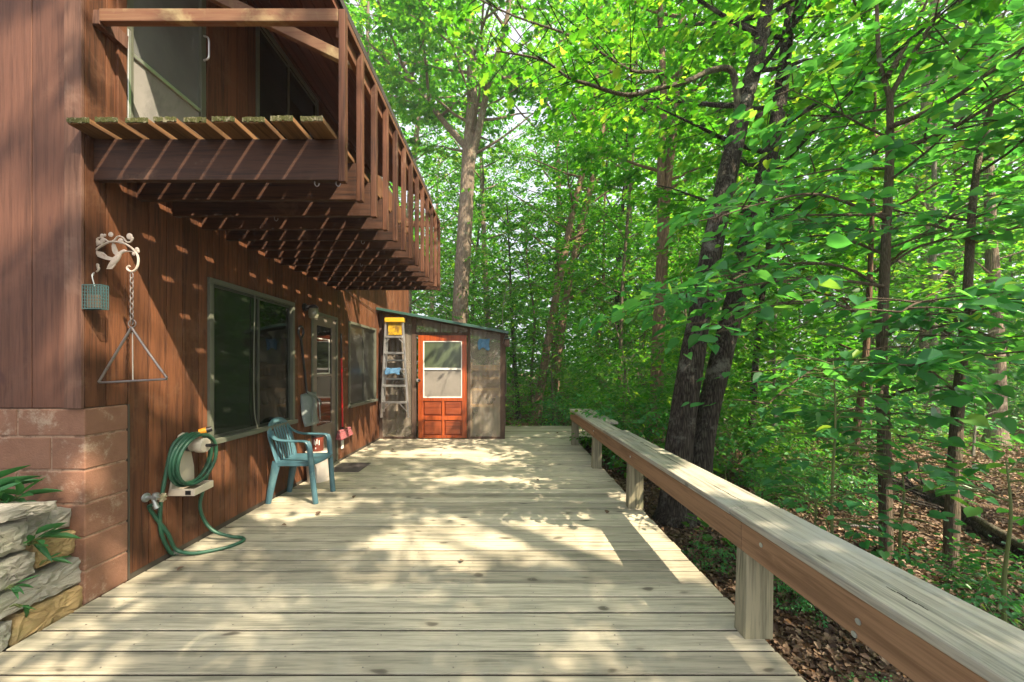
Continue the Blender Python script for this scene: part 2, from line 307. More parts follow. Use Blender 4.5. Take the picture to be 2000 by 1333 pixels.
# ------------------------------------------------------------------ mesh helpers
class MB:
    def __init__(s): s.v = []; s.f = []; s.r = []; s.sm = False
    def add(s, vs, fs, r=None):
        b = len(s.v); s.v += [tuple(p) for p in vs]; s.f += [tuple(i+b for i in f) for f in fs]
        r = rnd.random() if r is None else r
        s.r += [r]*len(vs); return s
    def box(s, x0, x1, y0, y1, z0, z1, r=None):
        vs = [(x, y, z) for x in (x0, x1) for y in (y0, y1) for z in (z0, z1)]
        return s.add(vs, [(0,1,3,2), (4,6,7,5), (0,4,5,1), (2,3,7,6), (0,2,6,4), (1,5,7,3)], r)
    def beam(s, a, b, w, h, up=(0,0,1), r=None):
        """square-section bar from a to b, w across and h along up"""
        a = Vector(a); b = Vector(b); d = (b-a).normalized(); u = Vector(up)
        sd = d.cross(u).normalized(); u = sd.cross(d).normalized()
        vs = [p + sd*(w/2*i) + u*(h/2*j) for p in (a, b) for i in (-1, 1) for j in (-1, 1)]
        return s.add(vs, [(0,1,3,2), (4,6,7,5), (0,4,5,1), (2,3,7,6), (0,2,6,4), (1,5,7,3)], r)
    def tube(s, pts, rad, n=8, rb=None, ref=None, cap=True, r=None):
        pts = [Vector(p) for p in pts]; k = len(pts)
        if isinstance(rad, (int, float)): rad = [rad]*k
        if rb is None: rb = rad
        elif isinstance(rb, (int, float)): rb = [rb]*k
        vs = []; pn = None
        for i, p in enumerate(pts):
            d = (pts[min(i+1, k-1)] - pts[max(i-1, 0)])
            if d.length < 1e-9: d = Vector((0, 0, 1))
            d.normalize()
            if ref is not None: nn = Vector(ref)
            elif pn is None: nn = Vector((0.31, 0.87, 0.38)) if abs(d.z) > 0.9 else Vector((0, 0, 1))
            else: nn = pn
            nn = (nn - d*nn.dot(d))
            if nn.length < 1e-6: nn = d.orthogonal()
            nn.normalize(); pn = nn; sd = d.cross(nn)
            for j in range(n):
                a = 2*PI*j/n
                vs.append(p + sd*(math.cos(a)*rad[i]) + nn*(math.sin(a)*rb[i]))
        fs = [(i*n+j, i*n+(j+1) % n, (i+1)*n+(j+1) % n, (i+1)*n+j) for i in range(k-1) for j in range(n)]
        if cap: fs += [tuple(range(n-1, -1, -1)), tuple((k-1)*n+j for j in range(n))]
        s.sm = True
        return s.add(vs, fs, r)
    def lathe(s, c, prof, n=20, axis='z', r=None):
        c = Vector(c); vs = []
        for (q, h) in prof:
            for j in range(n):
                a = 2*PI*j/n; u, v = math.cos(a)*q, math.sin(a)*q
                vs.append(c + (Vector((u, v, h)) if axis == 'z' else Vector((h, u, v)) if axis == 'x' else Vector((u, h, v))))
        k = len(prof)
        fs = [(i*n+j, i*n+(j+1) % n, (i+1)*n+(j+1) % n, (i+1)*n+j) for i in range(k-1) for j in range(n)]
        fs += [tuple(range(n-1, -1, -1)), tuple((k-1)*n+j for j in range(n))]
        s.sm = True
        return s.add(vs, fs, r)
    def prism(s, poly, h0, h1, to3, r=None):
        n = len(poly); vs = [to3(a, b, h) for h in (h0, h1) for a, b in poly]
        fs = [tuple(range(n-1, -1, -1)), tuple(range(n, 2*n))] + [(i, (i+1) % n, n+(i+1) % n, n+i) for i in range(n)]
        return s.add(vs, fs, r)
    def build(s, name, mat, parent=None, bevel=0.0, smooth=None, subd=0):
        me = bpy.data.meshes.new(name); me.from_pydata(s.v, [], s.f)
        a = me.attributes.new('rnd', 'FLOAT', 'POINT'); a.data.foreach_set('value', s.r)
        me.materials.append(M[mat] if isinstance(mat, str) else mat)
        o = bpy.data.objects.new(name, me); COL.objects.link(o)
        if s.sm if smooth is None else smooth:
            me.polygons.foreach_set('use_smooth', [True]*len(me.polygons))
            if s.sm and not subd: 
                me.set_sharp_from_angle(angle=math.radians(42))
        if bevel:
            bm = o.modifiers.new('bevel', 'BEVEL'); bm.width = bevel; bm.segments = 2; bm.limit_method = 'ANGLE'; bm.angle_limit = math.radians(40)
        if subd:
            sm = o.modifiers.new('sub', 'SUBSURF'); sm.levels = subd; sm.render_levels = subd
        if parent is not None:
            o.parent = parent; o.matrix_parent_inverse = Matrix.Translation(-Vector(parent.location))
        return o

def tag(o, label=None, cat=None, group=None, kind=None):
    if label: o['label'] = label
    if cat: o['category'] = cat
    if group: o['group'] = group
    if kind: o['kind'] = kind
    return o
def thing(name, loc, label, cat, group=None):
    o = bpy.data.objects.new(name, None); o.empty_display_size = 0.1; o.location = loc; COL.objects.link(o)
    return tag(o, label, cat, group)
def smooth_path(pts, k=6):
    """Catmull-Rom through the points"""
    P = [Vector(p) for p in pts]; out = []
    for i in range(len(P)-1):
        p0, p1, p2, p3 = P[max(i-1, 0)], P[i], P[i+1], P[min(i+2, len(P)-1)]
        for j in range(k):
            t = j/k
            out.append(0.5*((2*p1) + (p2-p0)*t + (2*p0-5*p1+4*p2-p3)*t*t + (3*p1-p0-3*p2+p3)*t**3))
    out.append(P[-1]); return out

# ------------------------------------------------------------------ ground and deck
def gz(x, y):   # ground height
    return -0.32 + 0.06*math.sin(x*0.9+1.3)*math.cos(y*0.7) + 0.02*math.sin(x*3.1+y*2.3) + max(0, y-14)*0.004
g = MB(); xs = [-70+i*4 for i in range(16)] + [-6+i*0.4 for i in range(50)] + [14+i*4 for i in range(22)]
ys = [-40+i*4 for i in range(10)] + [-1+i*0.4 for i in range(45)] + [17+i*4 for i in range(22)]
g.add([(x, y, gz(x, y)) for y in ys for x in xs], [(j*len(xs)+i, j*len(xs)+i+1, (j+1)*len(xs)+i+1, (j+1)*len(xs)+i) for j in range(len(ys)-1) for i in range(len(xs)-1)], 0.5)
tag(g.build('ground', 'soil', smooth=True), 'brown forest floor of soil and dead leaves', 'ground', kind='structure')

d = MB(); pitch = 0.146; gap = 0.0145
for k in range(-19, 52):
    y0 = 1.712 + pitch*k + gap/2; y1 = y0 + pitch - gap
    if y0 > 9.0: break
    xr = 1.335 + R(-0.006, 0.006)
    if y0 > 7.45: xr = 2.75
    cuts = [-2.49, xr]
    for a, b in zip(cuts[:-1], cuts[1:]):
        dz = R(-0.0015, 0.0015)
        d.box(a+0.0015, b-0.0015, y0+R(-.0015, .0015), y1+R(-.0015, .0015), -0.036+dz, dz)
deck = d.build('deck', 'deck', bevel=0.004)
tag(deck, 'pale weathered timber deck of wide boards along the house', 'deck', kind='structure')
dg = MB()
for k in range(-19, 51):
    yy = 1.712 + pitch*k
    if yy < 8.95: dg.box(-2.49, 1.32 if yy < 7.4 else 2.73, yy-gap/2-0.004, yy+gap/2+0.004, -0.034, -0.007, 0.5)
dgo = dg.build('gap_dirt', 'gapdirt', deck); dgo['kind'] = 'stuff'
nl = MB()
for k in range(-2, 50):
    y0 = 1.712 + pitch*k
    for xj in [-2.3+0.41*i for i in range(9)]:
        for f in (0.27, 0.73):
            if y0 < 7.3: nl.lathe((xj+R(-.012, .012), y0+pitch*f, 0.0016), [(0.0038, 0.0), (0.0034, 0.0009)], 6)
nl.build('nail_heads', 'dullmetal', deck); [c for c in deck.children if c.name.startswith('nail')][0]['kind'] = 'stuff'

# ------------------------------------------------------------------ house
house = thing('house', (-2.5, 2.22, 0), 'brown stained timber house with block base, balcony doors and dark windows', 'house')
XW = -2.5
openings = [(3.137, 4.40, 0.75, 2.155), (4.80, 5.53, -0.03, 2.13), (5.92, 7.14, 0.763, 2.134), (2.457, 3.11, 2.80, 4.80), (3.74, 4.96, 3.60, 4.92)]
def siding_strips(edges, zlo, zhi):
    s = MB()
    ycuts = sorted(set(edges + [o for q in openings for o in q[:2]]))
    for a, b in zip(ycuts[:-1], ycuts[1:]):
        if b-a < 1e-4 or a < edges[0]-1e-6 or b > edges[-1]+1e-6: continue
        ivs = [(zlo(a), zhi)]
        for (oy0, oy1, oz0, oz1) in openings:
            if a >= oy0-1e-6 and b <= oy1+1e-6:
                nv = []
                for z0, z1 in ivs:
                    if oz0 > z0: nv.append((z0, min(z1, oz0)))
                    if oz1 < z1: nv.append((max(z0, oz1), z1))
                ivs = nv
        ga = 0.0028 if a in edges else 0; gb = 0.0028 if b in edges else 0
        kk = max(i for i, e in enumerate(edges) if e <= a+1e-6)
        for z0, z1 in ivs:
            if z1-z0 > 0.01: s.box(XW-0.022, XW, a+ga, b-gb, z0, z1, (kk*0.618) % 1.0)
    return s
ed = [2.224, 2.344, 2.48, 2.625, 2.761, 2.899, 3.05]
while ed[-1] < 9.5: ed.append(ed[-1] + (0.14 if len(ed) % 3 else 0.155))
ed[-1] = 9.56
siding_strips(ed, lambda a: 1.16 if a < 2.479 else 0.03, 5.15).build('side_wall', 'siding', house, bevel=0.002)
bk = MB(); bk.box(XW-0.25, XW-0.0225, 2.26, 9.55, -0.3, 5.15, 0.3)
# front wall boards, facing the camera
fs = MB(); x = XW-0.103; bw = [0.206, 0.20, 0.21, 0.2, 0.2, 0.2, 0.2, 0.2, 0.2, 0.2]
for i, b_ in enumerate(bw):
    fs.box(x-b_+0.003, x-0.003, 2.222, 2.244, 1.16, 5.2, (i*0.37) % 1); x -= b_
fs.build('front_wall', 'frontsiding_skylit', house, bevel=0.003)
tr = MB(); tr.box(XW-0.1, XW+0.002, 2.205, 2.2225, 1.158, 5.2, 0.2); tr.build('corner_board', 'trim', house, bevel=0.003)
fb = MB(); fb.box(-4.6, XW-0.03, 2.25, 2.30, 1.1, 5.2, 0.3); fb.build('sheathing', 'darkroom', house)
# block base: courses with recessed mortar joints
bl = MB(); mo = MB()
zc = [-0.21, -0.01, 0.19, 0.39, 0.59, 0.79, 0.99, 1.157]
for i, (z0, z1) in enumerate(zip(zc[:-1], zc[1:])):
    x1 = XW+0.004; first = 0.40 if i % 2 == 0 else 0.20; L = first
    while x1 > -4.2:
        if x1 > XW: bl.box(x1-L+0.005, x1, 2.222, 2.476, z0+0.006, z1-0.006)
        else: bl.box(x1-L+0.005, x1-0.005, 2.222, 2.40, z0+0.006, z1-0.006)
        x1 -= L; L = 0.40
mo.box(-4.2, XW-0.002, 2.227, 2.47, -0.3, 1.155, 0.9)
bb = bl.build('block_base', 'block', house, bevel=0.006); mo.build('mortar', 'mortar', bb)
ck = MB(); ck.box(XW-0.02, XW+0.006, 2.477, 2.487, 0.0, 1.157, 0.2); ck.build('joint_strip', 'darkroom', house)
kb = MB(); kb.box(XW-0.02, XW-0.004, 2.49, 7.34, -0.04, 0.03, 0.2); kb.build('base_strip', 'darkroom', house)

def window(y0, y1, z0, z1, left='screen', right='pane', sill=True):
    wn = MB(); f = 0.042; xo = XW+0.022
    wn.box(XW-0.03, xo, y0, y0+f, z0+f, z1-f); wn.box(XW-0.03, xo, y1-f, y1, z0+f, z1-f)
    wn.box(XW-0.03, xo, y0, y1, z1-f, z1)
    wn.box(XW-0.03, xo+(0.03 if sill else 0.0), y0-0.01, y1+0.01, z0, z0+f)
    wo_ = wn.build('window', 'winframe', house, bevel=0.003)
    s2 = MB(); h = 0.028; a, b = y0+f, y1-f; c, e = z0+f, z1-f; mid = (a+b)/2
    for (q0, q1, xx) in ((a, mid+0.025, XW+0.006), (mid-0.025, b, XW-0.012)):
        s2.box(xx-0.015, xx, q0, q0+h, c+h, e-h); s2.box(xx-0.015, xx, q1-h, q1, c+h, e-h)
        s2.box(xx-0.015, xx, q0, q1, e-h, e); s2.box(xx-0.015, xx, q0, q1, c, c+h)
    s2.build('sash', 'winframe_dark', wo_, bevel=0.002)
    p1 = MB(); p1.box(XW-0.006, XW-0.003, a+h, mid-0.003, c+h, e-h); p1.build('pane', left, wo_)
    p2 = MB(); p2.box(XW-0.024, XW-0.021, mid+0.003, b-h, c+h, e-h); p2.build('pane', right, wo_)
    return wo_
w1 = window(*openings[0]); w1['label'] = 'large sliding window with screened left half'
w2 = window(*openings[2], 'meshscreen', 'meshscreen'); w2['label'] = 'smaller sliding window beside the lean-to'
# drooping cord down the middle of the big window
cd = MB(); cd.tube(smooth_path([(XW+0.02, 3.70, 2.10), (XW+0.015, 3.69, 1.5), (XW+0.02, 3.69, 1.0), (XW+0.025, 3.73, 0.80)]), 0.005, 6)
cd.build('screen_spline', 'winframe', w1)
# upper trapezoid window
uw = MB(); y0, y1, z0, z1 = openings[4]; f = 0.04
uw.box(XW-0.03, XW+0.016, y0, y0+f, z0+f, z1-f); uw.box(XW-0.03, XW+0.016, y1-f, y1, z0+f, z1-f); uw.box(XW-0.03, XW+0.016, y0, y1, z1-f, z1); uw.box(XW-0.03, XW+0.016, y0, y1, z0, z0+f)
uwo = uw.build('window', 'winframe', house, bevel=0.003); uwo['label'] = 'upper window above the balcony'
us = MB(); us.box(XW-0.01, XW-0.001, 4.3, 4.33, z0+f, z1-f); us.box(XW-0.01, XW-0.001, y0+f, y1-f, z1-f-0.05, z1-f-0.03); us.build('sash', 'winframe', uwo)
up = MB(); up.box(XW-0.02, XW-0.012, y0+f, y1-f, z0+f, z1-f); up.build('pane', 'screen', uwo)
# upper balcony door
dr = MB(); y0, y1, z0, z1 = 2.457, 3.11, 2.83, 4.80
dr.box(XW-0.03, XW+0.012, y0, y0+0.05, z0, z1); dr.box(XW-0.03, XW+0.012, y1-0.05, y1, z0, z1); dr.box(XW-0.03, XW+0.012, y0+0.05, y1-0.05, z1-0.06, z1)
dro = dr.build('balcony_door', 'winframe', house, bevel=0.003); dro['label'] = 'weathered balcony storm door with metal cross rail'
q = MB(); q.box(XW-0.02, XW-0.008, y0+0.05, y1-0.05, z0, 3.475); q.build('lower_panel', 'upperdoor', dro)
q = MB(); q.box(XW-0.02, XW-0.010, y0+0.05, y1-0.05, 3.505, z1-0.06); q.build('pane', 'reflectpane', dro)
q = MB(); q.box(XW-0.02, XW+0.006, y0+0.05, y1-0.05, 3.475, 3.505); q.build('cross_rail', 'aluminium', dro, bevel=0.003)
q = MB(); q.box(XW+0.0125, XW+0.02, y0+0.004, y0+0.026, 2.98, 3.62); q.box(XW+0.0125, XW+0.03, y0-0.004, y0+0.03, 2.90, 2.98); q.build('door_closer', 'aluminium', dro, bevel=0.003)
q = MB(); q.tube(smooth_path([(XW+0.01, 3.085, 3.92), (XW+0.05, 3.085, 3.94), (XW+0.055, 3.085, 4.02), (XW+0.05, 3.085, 4.10), (XW+0.01, 3.085, 4.12)]), 0.007, 8); q.build('handle', 'aluminium', dro)
tq = MB(); tq.box(XW+0.001, XW+0.02, y1+0.002, y1+0.062, 2.83, 4.85); tq.box(XW+0.001, XW+0.02, y0-0.06, y0-0.002, 2.83, 4.85); tq.build('door_casing', 'siding', house, bevel=0.003)
# lower storm door
y0, y1, z0, z1 = openings[1]
dr = MB(); dr.box(XW-0.03, XW+0.018, y0, y0+0.035, 0.03, z1); dr.box(XW-0.03, XW+0.018, y1-0.035, y1, 0.03, z1); dr.box(XW-0.03, XW+0.018, y0+0.035, y1-0.035, z1-0.035, z1); dr.box(XW-0.03, XW+0.04, y0, y1, -0.01, 0.03)
dro = dr.build('storm_door', 'winframe', house, bevel=0.003); dro['label'] = 'grey brown storm door with dark upper glass'
a, b = y0+0.036, y1-0.036
q = MB(); q.box(XW-0.03, XW-0.004, a, a+0.12, 0.032, z1-0.036); q.box(XW-0.03, XW-0.004, b-0.12, b, 0.032, z1-0.036); q.box(XW-0.03, XW-0.004, a+0.12, b-0.12, 0.032, 0.62); q.box(XW-0.03, XW-0.004, a+0.12, b-0.12, z1-0.17, z1-0.036); q.box(XW-0.03, XW-0.006, a+0.12, b-0.12, 1.28, 1.31)
q.build('leaf', 'stormdoor', dro, bevel=0.003)
q = MB(); q.box(XW-0.022, XW-0.016, a+0.12, b-0.12, 0.62, 1.28); q.build('pane', 'screen', dro)
q = MB(); q.box(XW-0.024, XW-0.018, a+0.12, b-0.12, 1.31, z1-0.17); q.build('pane', 'pane', dro)
q = MB(); q.box(XW-0.016, XW-0.012, a+0.14, b-0.17, 1.30, 1.325); q.box(XW-0.016, XW-0.012, a+0.14, b-0.17, 1.78, 1.795); q.box(XW-0.016, XW-0.012, b-0.185, b-0.17, 1.325, 1.78); q.build('inner_window_trim', 'whitetrim', dro)
q = MB(); q.lathe((XW-0.004, a+0.05, 0.98), [(0.02, 0.0), (0.02, 0.012), (0.012, 0.014), (0.012, 0.05), (0.022, 0.052), (0.018, 0.075)], 12, 'x'); q.tube([(XW+0.05, a+0.05, 0.99), (XW+0.055, a+0.10, 0.96), (XW+0.05, a+0.115, 0.90)], 0.009, 8); q.build('handle', 'black', dro)
# roof with deep eave over the balcony
rf = MB(); ex, ez, wx, wz = -1.39, 4.385, -2.52, 5.0
sl = (wz-ez)/(ex-wx)
def rp(xx, off): return ez + (ex-xx)*sl + off
nbd = 8
for i in range(nbd):
    xa = wx + (ex-wx)*i/nbd; xb = wx + (ex-wx)*(i+1)/nbd - 0.006
    vs = [(xx, yy, rp(xx, o)) for xx in (xa, xb) for yy in (1.98, 6.85) for o in (0.0, 0.02)]
    rf.add(vs, [(0,1,3,2), (4,6,7,5), (0,4,5,1), (2,3,7,6), (0,2,6,4), (1,5,7,3)])
roof = rf.build('roof', 'soffit', house)
r2 = MB(); vs = [(xx, yy, rp(xx, o)) for xx in (-4.2, ex+0.03) for yy in (1.94, 6.87) for o in (0.022, 0.09)]
r2.add(vs, [(0,1,3,2), (4,6,7,5), (0,4,5,1), (2,3,7,6), (0,2,6,4), (1,5,7,3)]); r2.build('shingles', 'shingle', roof)
fa = MB(); fa.box(ex-0.03, ex+0.002, 1.98, 6.85, ez-0.07, ez+0.018); fa.build('fascia', 'soffit', roof)
rb = MB()
for yy in (1.9, 3.1, 4.3, 5.5, 6.6):
    rb.beam((ex-0.05, yy, rp(ex-0.05, -0.05)), (wx+0.05, yy, rp(wx+0.05, -0.05)), 0.04, 0.05)
rb2 = MB(); rb2.box(-2.5, -2.47, 3.2, 6.85, 4.93, 4.975); rb2.build('frieze_board', 'soffit', roof)
hb = MB(); hb.box(-6.5, XW-0.26, 2.5, 9.5, -0.3, 5.6); hb.build('inner_mass', 'darkroom', house)
er = MB(); er.box(XW-0.26, XW-0.004, 9.56, 9.60, 0.0, 5.15); er.box(XW-0.02, XW+0.012, 9.47, 9.57, 0.0, 5.15); er.build('corner_board', 'siding', house, bevel=0.003)

# ------------------------------------------------------------------ balcony
bal = thing('balcony', (-1.75, 2.3, 2.53), 'dark brown cantilevered timber balcony with open baluster railing on the house wall', 'balcony')
XB = -0.978; nj = 13; dj = 0.268; J0 = 2.29
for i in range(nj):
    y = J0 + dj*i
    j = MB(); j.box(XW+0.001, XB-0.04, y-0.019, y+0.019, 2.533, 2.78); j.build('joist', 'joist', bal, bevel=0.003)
    b_ = MB(); b_.box(XB-0.039, XB+0.001, y-0.022, y+0.019, 2.525, 3.515+(0.05 if i == 0 else 0.0)); b_.build('baluster', 'baluster', bal, bevel=0.003)
for i in range(9):
    x0 = -2.496 + 0.1665*i
    if i == 0: pass
    b_ = MB(); e0 = 2.125 + R(-0.012, 0.012); x1 = x0+0.129
    b_.box(x0, x1, e0, 5.57, 2.7815, 2.812); bo = b_.build('floor_board', 'bfloor', bal, bevel=0.004)
    m_ = MB()
    for q in range(10):   # mossy end grain, lumpy
        xa = x0+0.129*q/10
        m_.box(xa+0.001, xa+0.0122, e0-R(0.003, 0.008), e0-0.0005, 2.783+R(0, .008), 2.813+R(0.0, 0.004))
    mo_ = m_.build('mossy_end', 'moss', bo, bevel=0.001)
rl = MB(); rl.box(XB-0.045, XB-0.006, 2.315, 5.56, 3.516, 3.56); rl.build('top_rail', 'rail', bal, bevel=0.004)
rl = MB(); rl.box(XW+0.04, XB-0.041, 2.265, 2.305, 3.488, 3.565); rl.build('front_rail', 'railx', bal, bevel=0.004)
rl = MB(); rl.box(XB-0.036, XB-0.006, 2.33, 5.56, 3.44, 3.512); 
# rail face between balusters (set behind them)
rl = MB(); rl.box(XB-0.075, XB-0.0405, 2.312, 5.56, 3.43, 3.5155); rl.build('rail_board', 'rail', bal, bevel=0.003)
br = MB(); br.beam((XB-0.06, 2.57, 3.475), (-2.40, 2.57, 4.13), 0.045, 0.07); br.build('brace', 'railx', bal, bevel=0.004)
bl_ = MB(); bl_.beam((XW+0.022, 2.265, 3.515), (XW+0.022, 2.44, 3.505), 0.042, 0.09); bl_.build('rail_bracket', 'trim', bal, bevel=0.003)
rl = MB(); rl.box(XW+0.002, XB-0.041, 5.515, 5.555, 3.47, 3.55); rl.build('end_rail', 'railx', bal, bevel=0.003)
for (hx, hy) in ((-1.17, 2.29), (-1.04, 2.29), (-1.30, 3.36), (-1.6, 4.1), (-1.75, 2.83)):
    hk = MB(); hk.tube(smooth_path([(hx, hy, 2.535), (hx, hy, 2.515), (hx+.012, hy, 2.503), (hx+.024, hy, 2.51), (hx+.026, hy, 2.522)], 4), 0.003, 6); hk.build('hook', 'dullmetal', bal)

# ------------------------------------------------------------------ lean-to greenhouse
GY = 7.34
gh = thing('greenhouse', (-1.25, GY, 0), 'lean-to greenhouse with cloudy plastic panels, brown frame and green edged sloping roof', 'greenhouse')
def gx(px): return (px-CX)/100.0
def gzz(py): return H-(py-CY)/100.0
def roofz(x): return 2.505 + (x+2.5)*(2.055-2.505)/2.47
fr = MB()
for x0, x1 in ((-2.496, -2.43), (-1.86, -1.775), (-0.772, -0.715), (-0.13, -0.04)):
    fr.box(x0, x1, GY, GY+0.06, 0.0, roofz(x0)-0.012)
fr.box(-2.17, -2.12, GY+0.012, GY+0.06, 0.06, roofz(-2.17)-0.02)
fr.box(-1.775, -0.772, GY+0.001, GY+0.06, 2.02, 2.085); fr.box(-1.33, -1.29, GY+0.012, GY+0.06, 2.085, roofz(-1.3)-0.02)
fr.box(-2.43, -1.86, GY+0.001, GY+0.05, 0.0, 0.045); fr.box(-0.715, -0.13, GY+0.001, GY+0.05, 0.0, 0.045)
for xx in (-2.43, -0.06): fr.box(xx-0.03, xx+0.03, 9.4, 9.46, 0.0, roofz(xx)-0.03)
fr.box(-0.10, -0.04, GY+0.06, 9.4, 0, 0.05); fr.box(-0.10, -0.04, GY+0.06, 9.4, 2.0, 2.04)
fr.box(-0.10, -0.04, 8.3, 8.36, 0.05, 2.0)
st = MB(); st.box(-1.3, -1.24, 9.4, 9.46, 0, 2.2); st.build('stud', 'ghwood', gh)
fr.build('frame', 'ghwood', gh, bevel=0.003)
def slope_panel(x0, x1, z0, y, name='panel'):
    p = MB(); n = max(6, int((x1-x0)/0.02)); vs = []; 
    for i in range(n+1):
        xx = x0+(x1-x0)*i/n; yy = y + 0.004*math.sin(i*1.3) + 0.006*math.sin(i*0.17+x0*9)
        vs += [(xx, yy, z0), (xx, yy, roofz(xx)-0.02)]
    p.add(vs, [(2*i, 2*i+2, 2*i+3, 2*i+1) for i in range(n)]); p.sm = True
    return p.build(name, 'poly', gh)
slope_panel(-2.43, -1.86, 0.045, GY+0.010); slope_panel(-1.775, -0.772, 2.085, GY+0.012); slope_panel(-0.715, -0.13, 0.045, GY+0.010)
sp = MB(); sp.add([(-0.05, GY+0.06, 0.05), (-0.05, 9.4, 0.05), (-0.05, 9.4, 2.0), (-0.05, GY+0.06, 2.0)], [(0,1,2,3)]); sp.build('panel', 'poly', gh)
sp = MB(); sp.add([(-2.45, 9.43, 0.05), (-0.1, 9.43, 0.05), (-0.1, 9.43, 2.0), (-2.45, 9.43, 2.4)], [(0,1,2,3)]); sp.build('panel', 'poly', gh)
gfl = MB(); gfl.box(-2.49, -0.04, 7.45, 9.4, -0.01, 0.004); 
rfm = MB()
vs = [(xx, yy, roofz(xx)+o) for xx in (-2.495, 0.03) for yy in (7.20, 9.55) for o in (0.0, 0.022)]
rfm.add(vs, [(0,1,3,2), (4,6,7,5), (0,4,5,1), (2,3,7,6), (0,2,6,4), (1,5,7,3)])
gr = rfm.build('roof', 'ghwood', gh)
tm = MB(); tm.beam((-2.495, 7.185, roofz(-2.495)+0.022), (0.035, 7.185, roofz(0.035)+0.022), 0.028, 0.05); tm.build('roof_edge', 'greenroof', gr, bevel=0.004)
# varnished door
gd = MB(); x0, x1, z0, z1 = gx(817), gx(911.5), 0.02, gzz(655.5)
wx0, wx1, wz0, wz1 = gx(826.5), gx(902.5), gzz(777.5), gzz(666.5)
Yd = GY-0.012
gd.box(x0, wx0, Yd, Yd+0.04, z0, z1, .3); gd.box(wx1, x1, Yd, Yd+0.04, z0, z1, .6); gd.box(wx0, wx1, Yd, Yd+0.04, wz1, z1, .5); gd.box(wx0, wx1, Yd, Yd+0.04, gzz(784), wz0, .4)
gd.box(wx0, wx1, Yd, Yd+0.04, z0, gzz(851), .2); gd.box(wx0, wx1, Yd, Yd+0.04, gzz(821), gzz(813), .7)
mx0, mx1 = gx(863.5), gx(867.5)
gd.box(mx0, mx1, Yd, Yd+0.04, gzz(813), gzz(784), .5); gd.box(mx0, mx1, Yd, Yd+0.04, gzz(851), gzz(821), .5)
gdo = gd.build('door', 'doorwood', gh, bevel=0.003); gdo['label'] = 'glossy orange red varnished door with white framed sash'
for (a, b) in ((wx0, mx0), (mx1, wx1)):
    for (c, e) in ((gzz(813), gzz(784)), (gzz(851), gzz(821))):
        p = MB(); ins = 0.035
        p.box(a, b, Yd+0.022, Yd+0.03, c, e, .5)
        o4 = [(a+.012, c+.012), (b-.012, c+.012), (b-.012, e-.012), (a+.012, e-.012)]; i4 = [(a+ins, c+ins), (b-ins, c+ins), (b-ins, e-ins), (a+ins, e-ins)]
        p.add([(u, Yd+0.0215, v) for u, v in o4] + [(u, Yd+0.008, v) for u, v in i4], [(4,5,6,7)] + [(i, (i+1) % 4, 4+(i+1) % 4, 4+i) for i in range(4)], .5)
        p.build('raised_panel', 'doorpanel', gdo)
q = MB(); f = 0.02
q.box(wx0, wx0+f, Yd+0.004, Yd+0.03, wz0, wz1); q.box(wx1-f, wx1, Yd+0.004, Yd+0.03, wz0, wz1); q.box(wx0+f, wx1-f, Yd+0.004, Yd+0.03, wz1-f, wz1); q.box(wx0+f, wx1-f, Yd+0.004, Yd+0.03, wz0, wz0+f); q.box(wx0+f, wx1-f, Yd-0.001, Yd+0.03, gzz(723), gzz(719))
sash = q.build('window_sash', 'whitetrim', gdo, bevel=0.002)
q = MB(); q.box(wx0+f, wx1-f, Yd+0.018, Yd+0.022, gzz(719), wz1-f); q.build('pane', 'doorglass', sash)
q = MB(); q.box(wx0+f, wx1-f, Yd+0.014, Yd+0.018, wz0+f, gzz(723)); q.build('pane', 'frost', sash)
q = MB(); q.lathe((gx(820.5), Yd, gzz(743)), [(0.016, 0.0), (0.016, -0.01), (0.009, -0.012), (0.009, -0.04), (0.022, -0.045), (0.024, -0.06), (0.01, -0.07)], 14, 'y'); q.build('knob', 'black', gdo)
q = MB(); q.box(gx(814), gx(818), Yd-0.012, Yd-0.001, gzz(746), gzz(740)); q.build('latch', 'aluminium', gdo)
# things standing behind the panels
shelf = thing('shelf_unit', (-0.43, 7.75, 0), 'pale wooden shelves blurred behind the right greenhouse panel', 'shelves')
for z in (0.66, 0.98, 1.20, 1.38):
    s = MB(); s.box(-0.69, -0.16, 7.37, 7.66, z-0.035, z+0.01); s.build('shelf', 'shelfwood', shelf)
for x_ in (-0.715, -0.158):
    s = MB(); s.box(x_, x_+0.023, 7.405, 7.66, 0.0, 1.5); s.build('upright', 'shelfwood', shelf)
s = MB(); s.box(-0.692, -0.158, 7.665, 7.675, 0.62, 1.45); s.build('back_panel', 'shelfwood', shelf)
b_ = MB(); b_.lathe((-0.40, 7.53, 0.004), [(0.02, 0.0), (0.13, 0.01), (0.16, 0.15), (0.15, 0.36), (0.10, 0.50), (0.06, 0.53)], 18)
tag(b_.build('plastic_bag', 'bag', smooth=True), 'crumpled white sack standing behind the lower right greenhouse panel', 'sack')
for k, lb in enumerate(('leftmost of three dark pots on the lowest greenhouse shelf', 'middle one of three dark pots on the lowest greenhouse shelf', 'rightmost of three dark pots on the lowest greenhouse shelf')):
    s = MB(); s.lathe((-0.55+k*0.13, 7.55, 0.671), [(0.03, 0), (0.045, 0.005), (0.055, 0.11), (0.05, 0.112)], 14)
    tag(s.build('flower_pot', 'darkroom'), lb, 'plant pot', 'pots on the greenhouse shelf')

